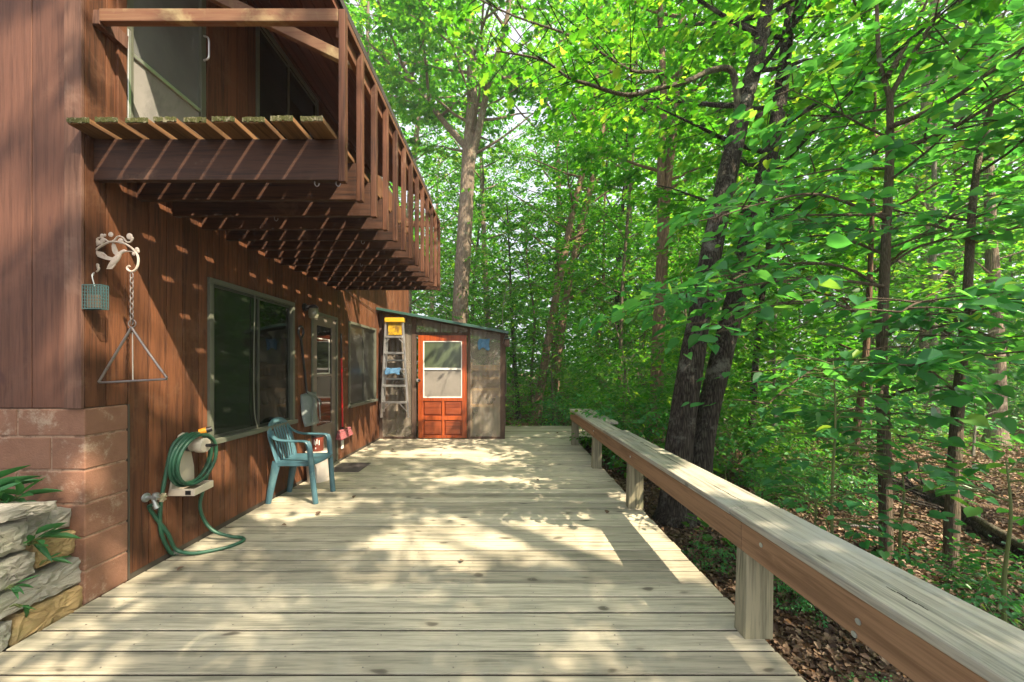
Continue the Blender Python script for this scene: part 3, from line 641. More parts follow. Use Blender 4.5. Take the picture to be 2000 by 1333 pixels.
# ladder hung on the greenhouse wall
lad = thing('step_ladder', (-2.14, 7.2, 0.45), 'aluminium step ladder with yellow top hung on the greenhouse wall', 'ladder')
def lz(zy): return gzz(600+zy/5.795)
def lx(zx): return gx(730+zx/5.795)
LY = 7.20
def rail_l(zy): return 165 + (115-165)*(zy-190)/(1240-190)
def rail_r(zy): return 352 + (415-352)*(zy-190)/(1235-190)
for f in (rail_l, rail_r):
    s = MB(); s.beam((lx(f(150)), LY, lz(150)), (lx(f(1240)), LY, lz(1240)), 0.034, 0.06, (0, 1, 0)); s.build('rail', 'aluminium', lad, bevel=0.003)
for zy in (345, 525, 705, 887, 1070):
    s = MB(); a, b = lx(rail_l(zy))+0.014, lx(rail_r(zy))-0.014
    s.box(a, b, LY-0.05, LY+0.03, lz(zy+12), lz(zy-10)); s.build('step', 'aluminium', lad, bevel=0.003)
for f, sg in ((rail_l, 1), (rail_r, -1)):
    for zy, ln in ((1085, 95), (365, 55), (720, 60)):
        s = MB(); s.beam((lx(f(zy)+sg*(85 if ln > 60 else 50)), LY-0.03, lz(zy)), (lx(f(zy+ln)), LY-0.03, lz(zy+ln)), 0.02, 0.006, (0, 1, 0)); s.build('brace', 'aluminium', lad)
    s = MB(); s.beam((lx(f(150)+sg*14), LY+0.065, lz(150)), (lx(f(1180)+sg*10), LY+0.075, lz(1180)), 0.024, 0.03, (0, 1, 0)); s.build('rear_leg', 'aluminium', lad)
for zy in (605, 812):
    s = MB(); s.beam((lx(rail_l(zy)+12), LY+0.07, lz(zy)), (lx(rail_r(zy)-12), LY+0.07, lz(zy)), 0.012, 0.03); s.build('rear_bar', 'aluminium', lad)
s = MB(); s.box(lx(158), lx(367), LY-0.06, LY+0.09, lz(185), lz(135)); s.build('top_cap', 'yellow', lad, bevel=0.008)
s = MB(); s.box(lx(190), lx(345), LY-0.02, LY+0.0, lz(325), lz(186)); s.build('yellow_plate', 'yellow_worn', lad, bevel=0.004)
def rag(name, x0, x1, z0, z1, y, label, seed):
    rr = random.Random(seed); m = MB(); nx, nz = 9, 8; vs = []
    for i in range(nx+1):
        for j in range(nz+1):
            u, v = i/nx, j/nz
            vs.append((x0+(x1-x0)*u + 0.012*math.sin(v*5+seed) + rr.uniform(-.004, .004), y - 0.012 - 0.014*math.sin(u*13+v*2+seed)*(0.3+v), z1+(z0-z1)*v*(0.85+0.15*math.sin(u*7+seed)) - 0.01*math.sin(u*PI)))
    m.add(vs, [(i*(nz+1)+j, (i+1)*(nz+1)+j, (i+1)*(nz+1)+j+1, i*(nz+1)+j+1) for i in range(nx) for j in range(nz)]); m.sm = True
    o = m.build(name, 'bluerag', None, smooth=True, subd=1); sm = o.modifiers.new('thick', 'SOLIDIFY'); sm.thickness = 0.004
    return tag(o, label, 'rag')
rag('cleaning_rag', gx(759), gx(787), gzz(732), gzz(718.5), LY-0.05, 'blue rag draped over the middle ladder step', 1)
rag('cleaning_rag', gx(934), gx(956), gzz(685), gzz(662), GY, 'blue rag pinned high on the right greenhouse panel', 2)
# small bird box by the gutter
bx = thing('bird_box', (-0.0, 7.3, 1.8), 'small dark wooden box on a bent bracket at the greenhouse corner', 'bird box')
s = MB(); s.box(-0.035, 0.055, 7.24, 7.34, 1.80, 1.95); s.build('box_body', 'ghwood', bx, bevel=0.003)
s = MB(); s.box(-0.05, 0.07, 7.22, 7.35, 1.952, 1.966); s.build('lid', 'greenroof', bx, bevel=0.002)
s = MB(); s.tube(smooth_path([(-0.08, 7.32, 1.86), (-0.05, 7.2, 1.97), (0.0, 7.2, 2.02), (0.05, 7.2, 1.99), (0.065, 7.2, 2.03)]), 0.005, 6); s.build('bracket', 'dullmetal', bx)

# ------------------------------------------------------------------ bench rail on the right
bn = thing('bench_rail', (1.35, 4.0, 0), 'long low timber bench rail of grey planks on square posts along the deck edge', 'bench')
def bxl(y): return 1.236 - (y-2.0)*0.012          # inner face of the bench
def plank(y0, y1, w_, name='seat_plank', off=0.0, dz=0.0):
    p = MB(); n = 8
    vs = []
    for i in range(n+1):
        y = y0+(y1-y0)*i/n; a = bxl(y)-0.006+off; wob = 0.002*math.sin(y*3.3)
        for (xx, zz) in ((a, 0.586), (a+w_, 0.586), (a+w_, 0.624), (a, 0.624)): vs.append((xx+wob, y, zz+dz))
    fs_ = [(0,1,2,3), (n*4+3, n*4+2, n*4+1, n*4)] + [(i*4+j, i*4+4+j, i*4+4+(j+1) % 4, i*4+(j+1) % 4) for i in range(n) for j in range(4)]
    p.add(vs, fs_); return p.build(name, 'bench', bn, bevel=0.007)
plank(-0.5, 2.075, 0.288); plank(2.079, 4.66, 0.285); plank(4.664, 7.05, 0.228); plank(5.36, 7.04, 0.17, 'side_plank', 0.232, 0.0)
for (ya, yb) in ((-0.5, 1.98), (1.983, 5.19), (5.193, 6.98)):
    p = MB(); a, b = bxl(ya), bxl(yb)
    vs = [(xx+dx, yy, zz) for xx, yy in ((a, ya), (b, yb)) for dx in (0.0, 0.038) for zz in (0.437, 0.585)]
    p.add(vs, [(0,1,3,2), (4,6,7,5), (0,4,5,1), (2,3,7,6), (0,2,6,4), (1,5,7,3)]); p.build('fascia_board', 'cedar', bn, bevel=0.003)
for i, y in enumerate((0.15, 1.936, 3.72, 5.2, 6.76)):
    p = MB(); a = bxl(y)
    z0 = 0.0; w_ = 0.148 if i < 3 else 0.125
    vs = [(a-0.012+dx, y+dy, -0.003) for dx in (0, w_) for dy in (0, 0.092)] + [(a+0.002+dx*0.93, y+dy, 0.436) for dx in (0, w_) for dy in (0, 0.092)]
    p.add(vs, [(0,1,3,2), (4,6,7,5), (0,4,5,1), (2,3,7,6), (0,2,6,4), (1,5,7,3)])
    p.build('post', 'post', bn, bevel=0.005)
p = MB()
for (xo, ya, yb) in ((0.13, 2.16, 2.46), (0.16, 3.0, 3.35), (0.17, 3.3, 3.9), (0.10, 1.2, 1.33), (0.2, 4.0, 4.4)):
    for q in range(8):
        a_, b2_ = ya+(yb-ya)*q/8, ya+(yb-ya)*(q+1)/8; w_ = 0.0022*math.sin(PI*(q+.5)/8)+0.0006
        x_ = bxl(a_)+xo+0.003*math.sin(q*1.7)
        p.box(x_-w_, x_+w_, a_, b2_, 0.6205, 0.6246, 0.5)
p.build('split', 'gapdirt', bn)
p = MB()
for (y, z) in ((1.83, 0.535), (1.33, 0.50), (1.345, 0.445), (3.7, 0.52), (5.2, 0.52), (0.9, 0.52)):
    p = MB(); p.lathe((bxl(y), y, z), [(0.011, 0.002), (0.011, -0.003), (0.006, -0.004)], 12, 'x'); p.build('bolt_head', 'galv', bn)

# ------------------------------------------------------------------ things on the wall and deck
# hummingbird bracket: a flat plate of cast iron standing out from the wall, in a plane of constant y
BY = 2.29
def bp(zx, zy): 
    px, py = 150+zx/6.665, 430+zy/6.665
    return Vector(((px-CX)*BY/FPX, BY, H-(py-CY)*BY/FPX))
bk_ = thing('plant_bracket', (XW, BY, 2.0), 'cream cast iron wall bracket with a hummingbird and vine leaves on the house wall', 'bracket')
s = MB(); s.tube([bp(190, 160), bp(190, 400), bp(192, 735)], [0.007, 0.008, 0.006], 8); s.tube([bp(215, 280), bp(215, 640)], 0.006, 8); s.build('wall_bar', 'iron', bk_)
s = MB()
s.tube(smooth_path([bp(235, 410), bp(300, 350), bp(440, 285), bp(600, 300), bp(720, 370), bp(790, 460), bp(800, 560), bp(770, 640), bp(715, 672), bp(665, 650), bp(660, 615), bp(690, 598)], 5), 0.0062, 8)
s.tube(smooth_path([bp(240, 265), bp(300, 230), bp(360, 245), bp(420, 285), bp(480, 270), bp(540, 215), bp(600, 230), bp(650, 285), bp(700, 285), bp(735, 235)], 5), 0.0048, 8)
s.tube(smooth_path([bp(215, 640), bp(230, 675), bp(270, 665), bp(290, 625), bp(265, 590)], 5), 0.005, 8)
s.tube(smooth_path([bp(240, 265), bp(290, 270), bp(300, 310), bp(260, 330)], 5), 0.004, 8)
s.build('scroll', 'iron', bk_)
s = MB()
for (zx, zy, rr_) in ((330, 205, 26), (365, 200, 20), (445, 190, 34), (690, 215, 42), (720, 240, 24), (575, 275, 38), (340, 265, 34), (320, 300, 22), (270, 290, 30), (785, 385, 30), (800, 410, 22), (745, 440, 26), (272, 590, 24), (280, 625, 20)):
    c = bp(zx, zy); q = rr_/6.665*BY/FPX
    s.lathe(c, [(q*0.2, -0.006), (q, -0.002), (q*0.9, 0.002), (q*0.3, 0.006)], 9, 'y')
s.build('vine_leaves', 'iron', bk_)
s = MB()
body = smooth_path([bp(395, 635), bp(450, 580), bp(520, 500), bp(570, 430), bp(615, 405), bp(650, 410)], 4)
s.tube(body, [0.002, 0.006, 0.010, 0.013, 0.015, 0.017, 0.0185, 0.019, 0.0185, 0.017, 0.015, 0.013, 0.011, 0.0105, 0.0105, 0.010, 0.010, 0.009, 0.008, 0.006, 0.004], 10, [x*0.5 for x in [0.004, 0.006, 0.010, 0.013, 0.015, 0.017, 0.0185, 0.019, 0.0185, 0.017, 0.015, 0.013, 0.011, 0.0105, 0.0105, 0.010, 0.010, 0.009, 0.008, 0.006, 0.004]], (0, 1, 0))
s.tube([bp(640, 408), bp(735, 412)], [0.004, 0.0015], 6)
def to3(a, b, h): v = bp(a, b); return (v.x, BY+h, v.z)
s.prism([(525, 460), (470, 490), (400, 470), (340, 420), (240, 400), (262, 450), (280, 480), (330, 500), (390, 520), (450, 530), (510, 510)], -0.004, 0.004, to3)
s.prism([(540, 450), (510, 380), (480, 310), (450, 285), (440, 340), (445, 390), (460, 430), (500, 465)], 0.005, 0.011, to3)
s.prism([(470, 560), (385, 640), (460, 640), (510, 580)], -0.003, 0.003, to3)
s.build('hummingbird', 'iron', bk_, bevel=0.001)
# chain and triangle dinner bell
tb = thing('dinner_bell', (-2.26, BY, 1.64), 'rusty steel triangle dinner bell hanging on a chain from the bird bracket', 'triangle bell')
s = MB(); z = bp(715, 690).z; cx = bp(715, 690).x; k = 0
while z > 1.69:
    pts = [(cx+(0.009*math.sin(a) if k % 2 == 0 else 0), BY+(0 if k % 2 == 0 else 0.009*math.sin(a)), z-0.018+0.021*math.cos(a)) for a in [2*PI*i/10 for i in range(11)]]
    s.tube(pts, 0.0027, 6, cap=False); z -= 0.031; k += 1
s.tube([(cx+0.023*math.cos(a), BY+.003, 1.668+0.023*math.sin(a)) for a in [2*PI*i/16 for i in range(17)]], 0.003, 6, cap=False)
s.build('chain', 'dullmetal', tb)
ap = at(257, 640, BY); lf = at(192, 748, BY); rg = at(326, 741, BY)
def rc(a, b, t): return a+(b-a)*t
path = [ap+Vector((0.012, 0, -0.012))] + [rc(ap, rg, .1), rc(ap, rg, .5), rc(ap, rg, .93)]
s = MB(); s.tube(smooth_path([rg+Vector((0.0, 0, 0.008)), rc(rg, ap, .5), rc(rg, ap, .9), ap+Vector((0, 0, -0.004)), rc(ap, lf, .1), rc(ap, lf, .5), rc(ap, lf, .92), lf+Vector((0.006, 0, 0.006)), rc(lf, rg, .08), rc(lf, rg, .5), rg], 5), 0.0068, 10)
s.build('triangle', 'dullmetal', tb)
s = MB(); a = ap+Vector((-0.006, 0.012, -0.03)); s.tube([a, a+Vector((0.002, 0, -0.30))], 0.003, 6); s.build('striker_cord', 'bucket', tb)
# suet cage
sg_ = thing('suet_cage', (XW+0.05, 2.23, 1.8), 'small teal wire suet cage bird feeder hooked to the house corner', 'bird feeder')
s = MB(); x0, x1, y0, y1, z0, z1 = -2.492, -2.380, 2.205, 2.245, 1.745, 1.885
for i in range(8):
    x = x0+(x1-x0)*i/7
    for y in (y0, y1): s.tube([(x, y, z0), (x, y, z1)], 0.0021, 5)
for i in range(8):
    z = z0+(z1-z0)*i/7
    s.tube([(x0, y0, z), (x1, y0, z), (x1, y1, z), (x0, y1, z), (x0, y0, z)], 0.0028 if i in (0, 7) else 0.002, 5)
for y in (y0+.015, y0+.03): 
    for x in (x0, x1): s.tube([(x, y, z0), (x, y, z1)], 0.002, 5)
s.build('wire_cage', 'tealwire', sg_)
s = MB(); s.box(x0+.012, x1-.03, y0+.008, y1-.006, z0+.006, z1-.055); s.build('suet_cake', 'suet', sg_, bevel=0.006)
s = MB(); s.tube(smooth_path([(x0+.03, y1, z1), (x0+.02, 2.24, z1+.06), (x0+.01, 2.26, z1+.085), (XW, 2.27, z1+.07)]), 0.0028, 6); s.build('hanger', 'galv', sg_)

# tap, hose and hose hanger
tp = thing('hose_tap', (XW, 2.59, 0.5), 'weathered metal garden tap on the house wall', 'tap')
s = MB(); ty, tz = 2.60, 0.50
s.lathe((XW+0.001, ty, tz), [(0.032, 0.0), (0.03, 0.008), (0.014, 0.012), (0.013, 0.06), (0.018, 0.062), (0.018, 0.085), (0.008, 0.09), (0.007, 0.115)], 14, 'x')
s.tube([(XW+0.055, ty, tz), (XW+0.062, ty, tz-0.03), (XW+0.072, ty, tz-0.052)], 0.013, 10)
s.lathe((XW+0.07, ty, tz+0.012), [(0.019, 0.0), (0.02, 0.014), (0.012, 0.02)], 12)
s.build('tap_body', 'galv', tp)
s = MB()
for i in range(8):
    a = 2*PI*i/8; s.tube([(XW+0.118, ty, tz), (XW+0.118, ty+0.03*math.cos(a), tz+0.03*math.sin(a))], [0.007, 0.008], 6)
s.lathe((XW+0.112, ty, tz), [(0.014, 0), (0.014, 0.012)], 10, 'x'); s.build('tap_handle', 'brass', tp)
hh = thing('hose_hanger', (XW, 2.85, 0.68), 'cream plastic hose hanger with drum and shelf on the house wall', 'hose hanger')
s = MB()
def w3(a, b, h): return (XW+h, a, b)
s.prism([(2.765, 0.45), (2.99, 0.45), (2.985, 0.62), (2.945, 0.80), (2.93, 0.885), (2.89, 0.90), (2.85, 0.885), (2.80, 0.62)], 0.001, 0.018, w3)
s.build('back_plate', 'cream', hh, bevel=0.006)
s = MB(); s.box(XW+0.018, XW+0.20, 2.765, 2.775, 0.452, 0.505); s.box(XW+0.018, XW+0.17, 2.975, 2.985, 0.452, 0.505); s.add([(XW+0.2, 2.766, .452), (XW+0.17, 2.985, .452), (XW+0.17, 2.985, .505), (XW+0.2, 2.766, .505), (XW+0.19, 2.766, .452), (XW+0.16, 2.985, .452), (XW+0.16, 2.985, .505), (XW+0.19, 2.766, .505)], [(0,1,2,3), (4,7,6,5), (0,4,5,1), (3,2,6,7), (0,3,7,4), (1,5,6,2)]); s.box(XW+0.018, XW+0.17, 2.775, 2.975, 0.455, 0.468)
s.build('shelf', 'cream', hh, bevel=0.003)
s = MB(); s.box(XW+0.03, XW+0.155, 2.785, 2.955, 0.4682, 0.474); s.build('shelf_shade', 'creamshade', hh)  # darker cream slab painted as the shade inside the shelf
s = MB(); s.box(XW+0.135, XW+0.175, 2.7625, 2.766, 0.462, 0.492); s.build('shelf_slot', 'black', hh)
s = MB(); s.lathe((XW+0.018, 2.895, 0.80), [(0.045, 0.0), (0.045, 0.10), (0.054, 0.105), (0.056, 0.155), (0.05, 0.165), (0.02, 0.168)], 24, 'x'); s.build('drum', 'cream', hh)
s = MB(); s.lathe((XW+0.186, 2.895, 0.80), [(0.012, 0), (0.012, 0.03), (0.016, 0.032), (0.016, 0.045), (0.009, 0.047), (0.009, 0.075)], 12, 'x'); s.lathe((XW+0.05, 2.895, 0.80), [(0.046, 0.0), (0.046, 0.03)], 20, 'x'); s.build('nozzle', 'black', hh)
hs = thing('garden_hose', (-2.3, 2.9, 0.3), 'green garden hose coiled on the cream hanger and looping across the deck', 'hose')
def loop(xc, yc, zc, ra, rb_, a0, a1, n=24): return [(xc + 0.022*math.sin(a0+(a1-a0)*i/n+yc*40), yc+ra*math.sin(a0+(a1-a0)*i/n), zc+rb_*math.cos(a0+(a1-a0)*i/n)) for i in range(n+1)]
HR = 0.0125
s = MB()
s.tube(loop(XW+0.145, 2.865, 0.70, 0.175, 0.185, 0, 2*PI, 36), HR, 10, cap=False)
s.tube(loop(XW+0.115, 2.86, 0.705, 0.165, 0.18, 0, 2*PI, 36), HR, 10, cap=False)
s.tube(loop(XW+0.088, 2.87, 0.70, 0.185, 0.195, 0, 2*PI, 36), HR, 10, cap=False)
s.build('coil', 'hose', hs)
s = MB()
s.tube(smooth_path([(XW+0.072, 2.60, 0.447), at(291, 990, 2.62), at(303, 1010, 2.66), at(328, 1043, 2.72), (-2.44, 2.77, 0.06), (-2.34, 2.79, 0.02), at(418, 1075, 2.85)+Vector((0, 0, 0.0)), (-2.14, 2.92, 0.014), (-2.11, 3.01, 0.014), (-2.16, 3.06, 0.015), (-2.25, 3.05, 0.03), (-2.36, 3.03, 0.08), (-2.43, 3.02, 0.17), (-2.45, 3.0, 0.30), (-2.43, 3.02, 0.45), (-2.41, 3.05, 0.62), (-2.41, 3.05, 0.75), (-2.41, 2.98, 0.86), (-2.41, 2.87, 0.895)], 6), HR, 10)
s.build('feed_hose', 'hose', hs)
s = MB(); s.tube(smooth_path([(XW+0.06, 2.87, 0.895), (XW+0.05, 2.76, 0.83), (XW+0.035, 2.715, 0.62), (XW+0.025, 2.685, 0.40), (XW+0.025, 2.69, 0.22), (XW+0.03, 2.75, 0.06), (XW+0.035, 2.79, 0.012)], 6), HR, 10); s.build('tail_hose', 'hose', hs)
s = MB(); s.tube([(XW+0.033, 2.775, 0.03), (XW+0.04, 2.815, 0.012)], 0.015, 10); s.tube([(XW+0.068, 2.598, 0.455), (XW+0.078, 2.602, 0.425)], 0.017, 10); s.build('coupling', 'galv', hs)
s = MB(); s.tube([(XW+0.04, 2.80, 0.585), (XW+0.05, 2.80, 0.555)], 0.017, 10); s.build('fitting', 'hose', hs)
s = MB(); s.tube([(XW+0.1, 2.93, 0.895), (XW+0.14, 2.955, 0.905)], [0.022, 0.026], 12); s.build('spray_head', 'orange', hs)
s = MB(); s.tube([(XW+0.135, 2.95, 0.905), (XW+0.165, 2.975, 0.915)], [0.024, 0.02], 12); s.build('spray_trigger', 'black', hs)

# plastic chair
ch = thing('plastic_chair', (-2.2, 4.04, 0), 'teal plastic garden armchair with slatted back against the house wall', 'chair')
CX0, CY0 = -2.455, 4.045
def cp(u, v, z): return Vector((CX0+u, CY0+v, z))
s = MB(); nu, nv = 8, 8; top = []
for i in range(nu+1):
    for j in range(nv+1):
        u = 0.05+0.435*i/nu; vv = -1+2*j/nv; hw = 0.175+0.03*i/nu
        z = 0.435 - 0.02*math.sin(PI*i/nu)*(1-vv*vv) - (0.022 if i == nu else 0) + 0.004*i/nu
        top.append((u+(0.012*(1-vv*vv)*(i/nu)**3), vv*hw, z))
nn_ = nv+1
s.add([cp(*p) for p in top] + [cp(p[0], p[1]*0.99, p[2]-0.018) for p in top], [(i*nn_+j, (i+1)*nn_+j, (i+1)*nn_+j+1, i*nn_+j+1) for i in range(nu) for j in range(nv)] + [(81+i*nn_+j, 81+i*nn_+j+1, 81+(i+1)*nn_+j+1, 81+(i+1)*nn_+j) for i in range(nu) for j in range(nv)] + [(j, j+1, 82+j, 81+j) for j in range(nv)] + [(nu*nn_+j+1, nu*nn_+j, 81+nu*nn_+j, 82+nu*nn_+j) for j in range(nv)] + [((i+1)*nn_, i*nn_, 81+i*nn_, 81+(i+1)*nn_) for i in range(nu)] + [(i*nn_+nv, (i+1)*nn_+nv, 81+(i+1)*nn_+nv, 81+i*nn_+nv) for i in range(nu)])
s.build('seat', 'teal', ch, bevel=0.005, smooth=True)
def back_u(z): return 0.085 - 0.105*(z-0.43)/0.41
s = MB(); pts = [cp(back_u(0.42), -0.165, 0.42), cp(back_u(.55), -0.178, .55), cp(back_u(.68), -0.185, .68), cp(back_u(.77), -0.155, .77), cp(back_u(.82), -0.085, .82), cp(back_u(.835), 0, .835), cp(back_u(.82), 0.085, .82), cp(back_u(.77), 0.155, .77), cp(back_u(.68), 0.185, .68), cp(back_u(.55), 0.178, .55), cp(back_u(.42), 0.165, .42)]
s.tube(smooth_path(pts, 5), 0.030, 10, 0.011, (1, 0, 0.25)); 
bkr = s.build('backrest', 'teal', ch)
for i in range(7):
    v = -0.126+0.042*i; zt = 0.80 if abs(v) < 0.06 else 0.775 if abs(v) < 0.1 else 0.74
    s = MB(); s.tube([cp(back_u(z)+0.012*math.sin(PI*(z-.43)/.4), v*(1+0.08*(z-.43)), z) for z in (0.42, 0.52, 0.62, 0.70, zt)], 0.0135, 8, 0.006, (1, 0, 0.25)); s.build('slat', 'teal', bkr)
for sg in (-1, 1):
    s = MB(); s.tube(smooth_path([cp(back_u(.74), sg*0.165, .74), cp(0.06, sg*0.195, .685), cp(0.14, sg*0.207, .655), cp(0.28, sg*0.212, .648), cp(0.39, sg*0.212, .645), cp(0.425, sg*0.212, .625), cp(0.44, sg*0.211, .58)], 5), 0.030, 10, 0.012, (0, 0, 1) if True else None); s.build('armrest', 'teal', ch)
    s = MB(); s.tube(smooth_path([cp(0.418, sg*0.212, .638), cp(0.44, sg*0.211, .58), cp(0.455, sg*0.208, .43), cp(0.475, sg*0.20, .2), cp(0.495, sg*0.192, .004)], 4), 0.022, 10, 0.028, (1, 0, 0)); s.build('leg', 'teal', ch, smooth=True)
    s = MB(); s.tube(smooth_path([cp(0.085, sg*0.17, .425), cp(0.07, sg*0.175, .36), cp(0.035, sg*0.18, .18), cp(0.005, sg*0.186, .004)], 4), [0.02]*13, 10, [0.05-0.022*i/12 for i in range(13)], (1, 0, 0)); s.build('leg', 'teal', ch, smooth=True)
s = MB(); s.box(CX0+.08, CX0+.45, CY0-.19, CY0-.182, 0.385, 0.425); s.box(CX0+.08, CX0+.45, CY0+.182, CY0+.19, 0.385, 0.425); s.build('apron', 'teal', ch, bevel=0.003)
# bucket and red can behind the chair
bkt = thing('white_bucket', (-2.33, 4.66, 0), 'pale plastic bucket on the deck behind the teal chair', 'bucket')
s = MB(); s.lathe((-2.335, 4.66, 0.001), [(0.02, 0.0), (0.125, 0.002), (0.145, 0.34), (0.15, 0.345), (0.15, 0.37), (0.14, 0.372)], 28); s.build('bucket_body', 'bucket', bkt)
s = MB(); s.tube([(-2.335+0.148*math.cos(a), 4.66+0.148*math.sin(a), 0.335) for a in [2*PI*i/24 for i in range(25)]], 0.006, 6, cap=False); s.build('rim', 'bucket', bkt)
cn = thing('red_can', (-2.335, 4.62, 0.374), 'red can with a pale printed patch standing on the bucket lid', 'can')
s = MB(); s.lathe((-2.335, 4.64, 0.374), [(0.05, 0.0), (0.066, 0.002), (0.066, 0.165), (0.06, 0.17)], 24); s.build('can_body', 'can', cn)
s = MB(); s.lathe((-2.335, 4.64, 0.545), [(0.068, 0.0), (0.068, 0.018), (0.06, 0.02)], 24); s.build('can_lid', 'black', cn)
s = MB()
for a0, z0, z1 in ((-1.75, 0.46, 0.52), (-1.55, 0.45, 0.50), (-1.3, 0.465, 0.525), (-0.95, 0.45, 0.51), (-1.5, 0.405, 0.425)):
    n = 5; vs = []
    for i in range(n+1):
        a = a0+0.14*i/n; vs += [(-2.335+0.0668*math.cos(a), 4.64+0.0668*math.sin(a), z0), (-2.335+0.0668*math.cos(a), 4.64+0.0668*math.sin(a), z1)]
    s.add(vs, [(2*i, 2*i+2, 2*i+3, 2*i+1) for i in range(n)])
s.build('printed_patch', 'whitetrim', cn)
# door mat
s = MB(); s.box(-2.40, -1.98, 5.02, 5.48, 0.002, 0.012); tag(s.build('door_mat', 'mat', bevel=0.003), 'dark grey mat lying on the deck before the storm door', 'door mat')
# snow shovel
sv = thing('snow_shovel', (XW, 4.6, 1.0), 'grey plastic snow shovel with black handle hung on the house wall', 'shovel')
def wl(px, py, off=0.03):
    y = (XW+off)*FPX/(px-CX); return Vector((XW+off, y, H-(py-CY)*y/FPX))
s = MB(); s.tube(smooth_path([wl(588, 662), wl(591, 690), wl(596, 735), wl(600, 775)], 4), 0.014, 10)
g0 = wl(588, 662); s.tube([g0+Vector((0.0, 0.055*math.sin(a)*(0.4+0.6*min(1, (1-math.cos(a)))), 0.075*(1-math.cos(a)))) for a in [2*PI*i/20 for i in range(21)]], 0.013, 8); s.build('handle', 'black', sv)
s = MB(); nx, nz = 10, 10; vs = []
for i in range(nx+1):
    for j in range(nz+1):
        u = i/nx*2-1; t_ = j/nz
        y = 4.74 + u*(0.185-0.01*t_); z = 1.09-0.40*t_ - 0.02*u*u*(1-t_)
        x = XW+0.035 + 0.10*(1-abs(t_-0.35))*(1-u*u*0.8) - 0.05 + 0.10*t_*t_
        vs.append((x, y-0.09*t_, z))
s.add(vs, [(i*11+j, (i+1)*11+j, (i+1)*11+j+1, i*11+j+1) for i in range(nx) for j in range(nz)]); s.sm = True
so_ = s.build('blade', 'shovel', sv, smooth=True); sm = so_.modifiers.new('thick', 'SOLIDIFY'); sm.thickness = 0.005
for sg in (-1, 1):
    s = MB(); s.tube(smooth_path([wl(600, 765, 0.05), (XW+0.10, 4.73+sg*0.05, 1.0), (XW+0.115, 4.70+sg*0.085, 0.86), (XW+0.13, 4.67+sg*0.10, 0.74)], 4), 0.008, 6); s.build('blade_rib', 'shovel', sv)
# broom
bm_ = thing('push_broom', (XW, 5.68, 1.0), 'red handled broom hung head down on the house wall', 'broom')
s = MB(); s.tube([wl(667, 700), wl(669, 838)], 0.0125, 10); s.build('handle', 'red', bm_)
s = MB(); s.tube([wl(666, 652), wl(667, 700)], 0.013, 10); s.tube([wl(669, 834), wl(669, 845)], 0.017, 10); s.build('grip', 'black', bm_)
s = MB(); a, b = wl(669, 841, 0.03), wl(669, 841, 0.03)
for (ya, yb, xa, xb, za, zb) in ((5.47, 5.85, 0.030, 0.075, 0.445, 0.475),):
    s.box(XW+xa, XW+xb, ya, yb, za, zb)
s.build('broom_block', 'pinkbroom', bm_, bevel=0.006)
s = MB(); q8 = [(XW+0.028, 5.475, 0.445), (XW+0.077, 5.475, 0.445), (XW+0.077, 5.845, 0.445), (XW+0.028, 5.845, 0.445), (XW+0.015, 5.44, 0.35), (XW+0.10, 5.44, 0.34), (XW+0.10, 5.885, 0.355), (XW+0.015, 5.885, 0.36)]
s.add(q8, [(0,1,2,3), (7,6,5,4), (0,4,5,1), (1,5,6,2), (2,6,7,3), (3,7,4,0)])
s.build('bristles', 'pinkbroom', bm_, bevel=0.004)
# wall lamp
lp = thing('wall_lamp', (XW, 4.72, 2.12), 'jelly jar wall lamp with ribbed glass beside the storm door', 'wall lamp')
s = MB(); s.lathe((XW+0.001, 4.63, 2.14), [(0.05, 0.0), (0.05, 0.02), (0.03, 0.025), (0.028, 0.07)], 16, 'x'); s.lathe((XW+0.10, 4.66, 2.13), [(0.055, 0.0), (0.06, 0.02), (0.03, 0.045)], 18); s.tube([(XW+0.05, 4.64, 2.14), (XW+0.10, 4.66, 2.155)], 0.02, 8); s.build('lamp_base', 'black', lp)
s = MB(); s.lathe((XW+0.10, 4.66, 2.00), [(0.02, 0.0), (0.048, 0.008), (0.062, 0.05), (0.058, 0.10), (0.05, 0.13)], 20); s.build('lamp_glass', 'lampglass', lp)
# outlet box and cable
s = MB(); s.box(XW+0.001, XW+0.02, 5.655, 5.72, 0.17, 0.30); tag(s.build('outlet_box', 'whitetrim', bevel=0.004), 'small white outlet cover low on the wall under the broom', 'outlet')
s = MB(); s.tube(smooth_path([wl(600, 520, 0.01), wl(655, 553, 0.012), wl(700, 586, 0.012), wl(738, 612, 0.02)]), 0.005, 6); tag(s.build('cable', 'black'), 'thin black cable running down the brown wall to the greenhouse roof', 'cable')

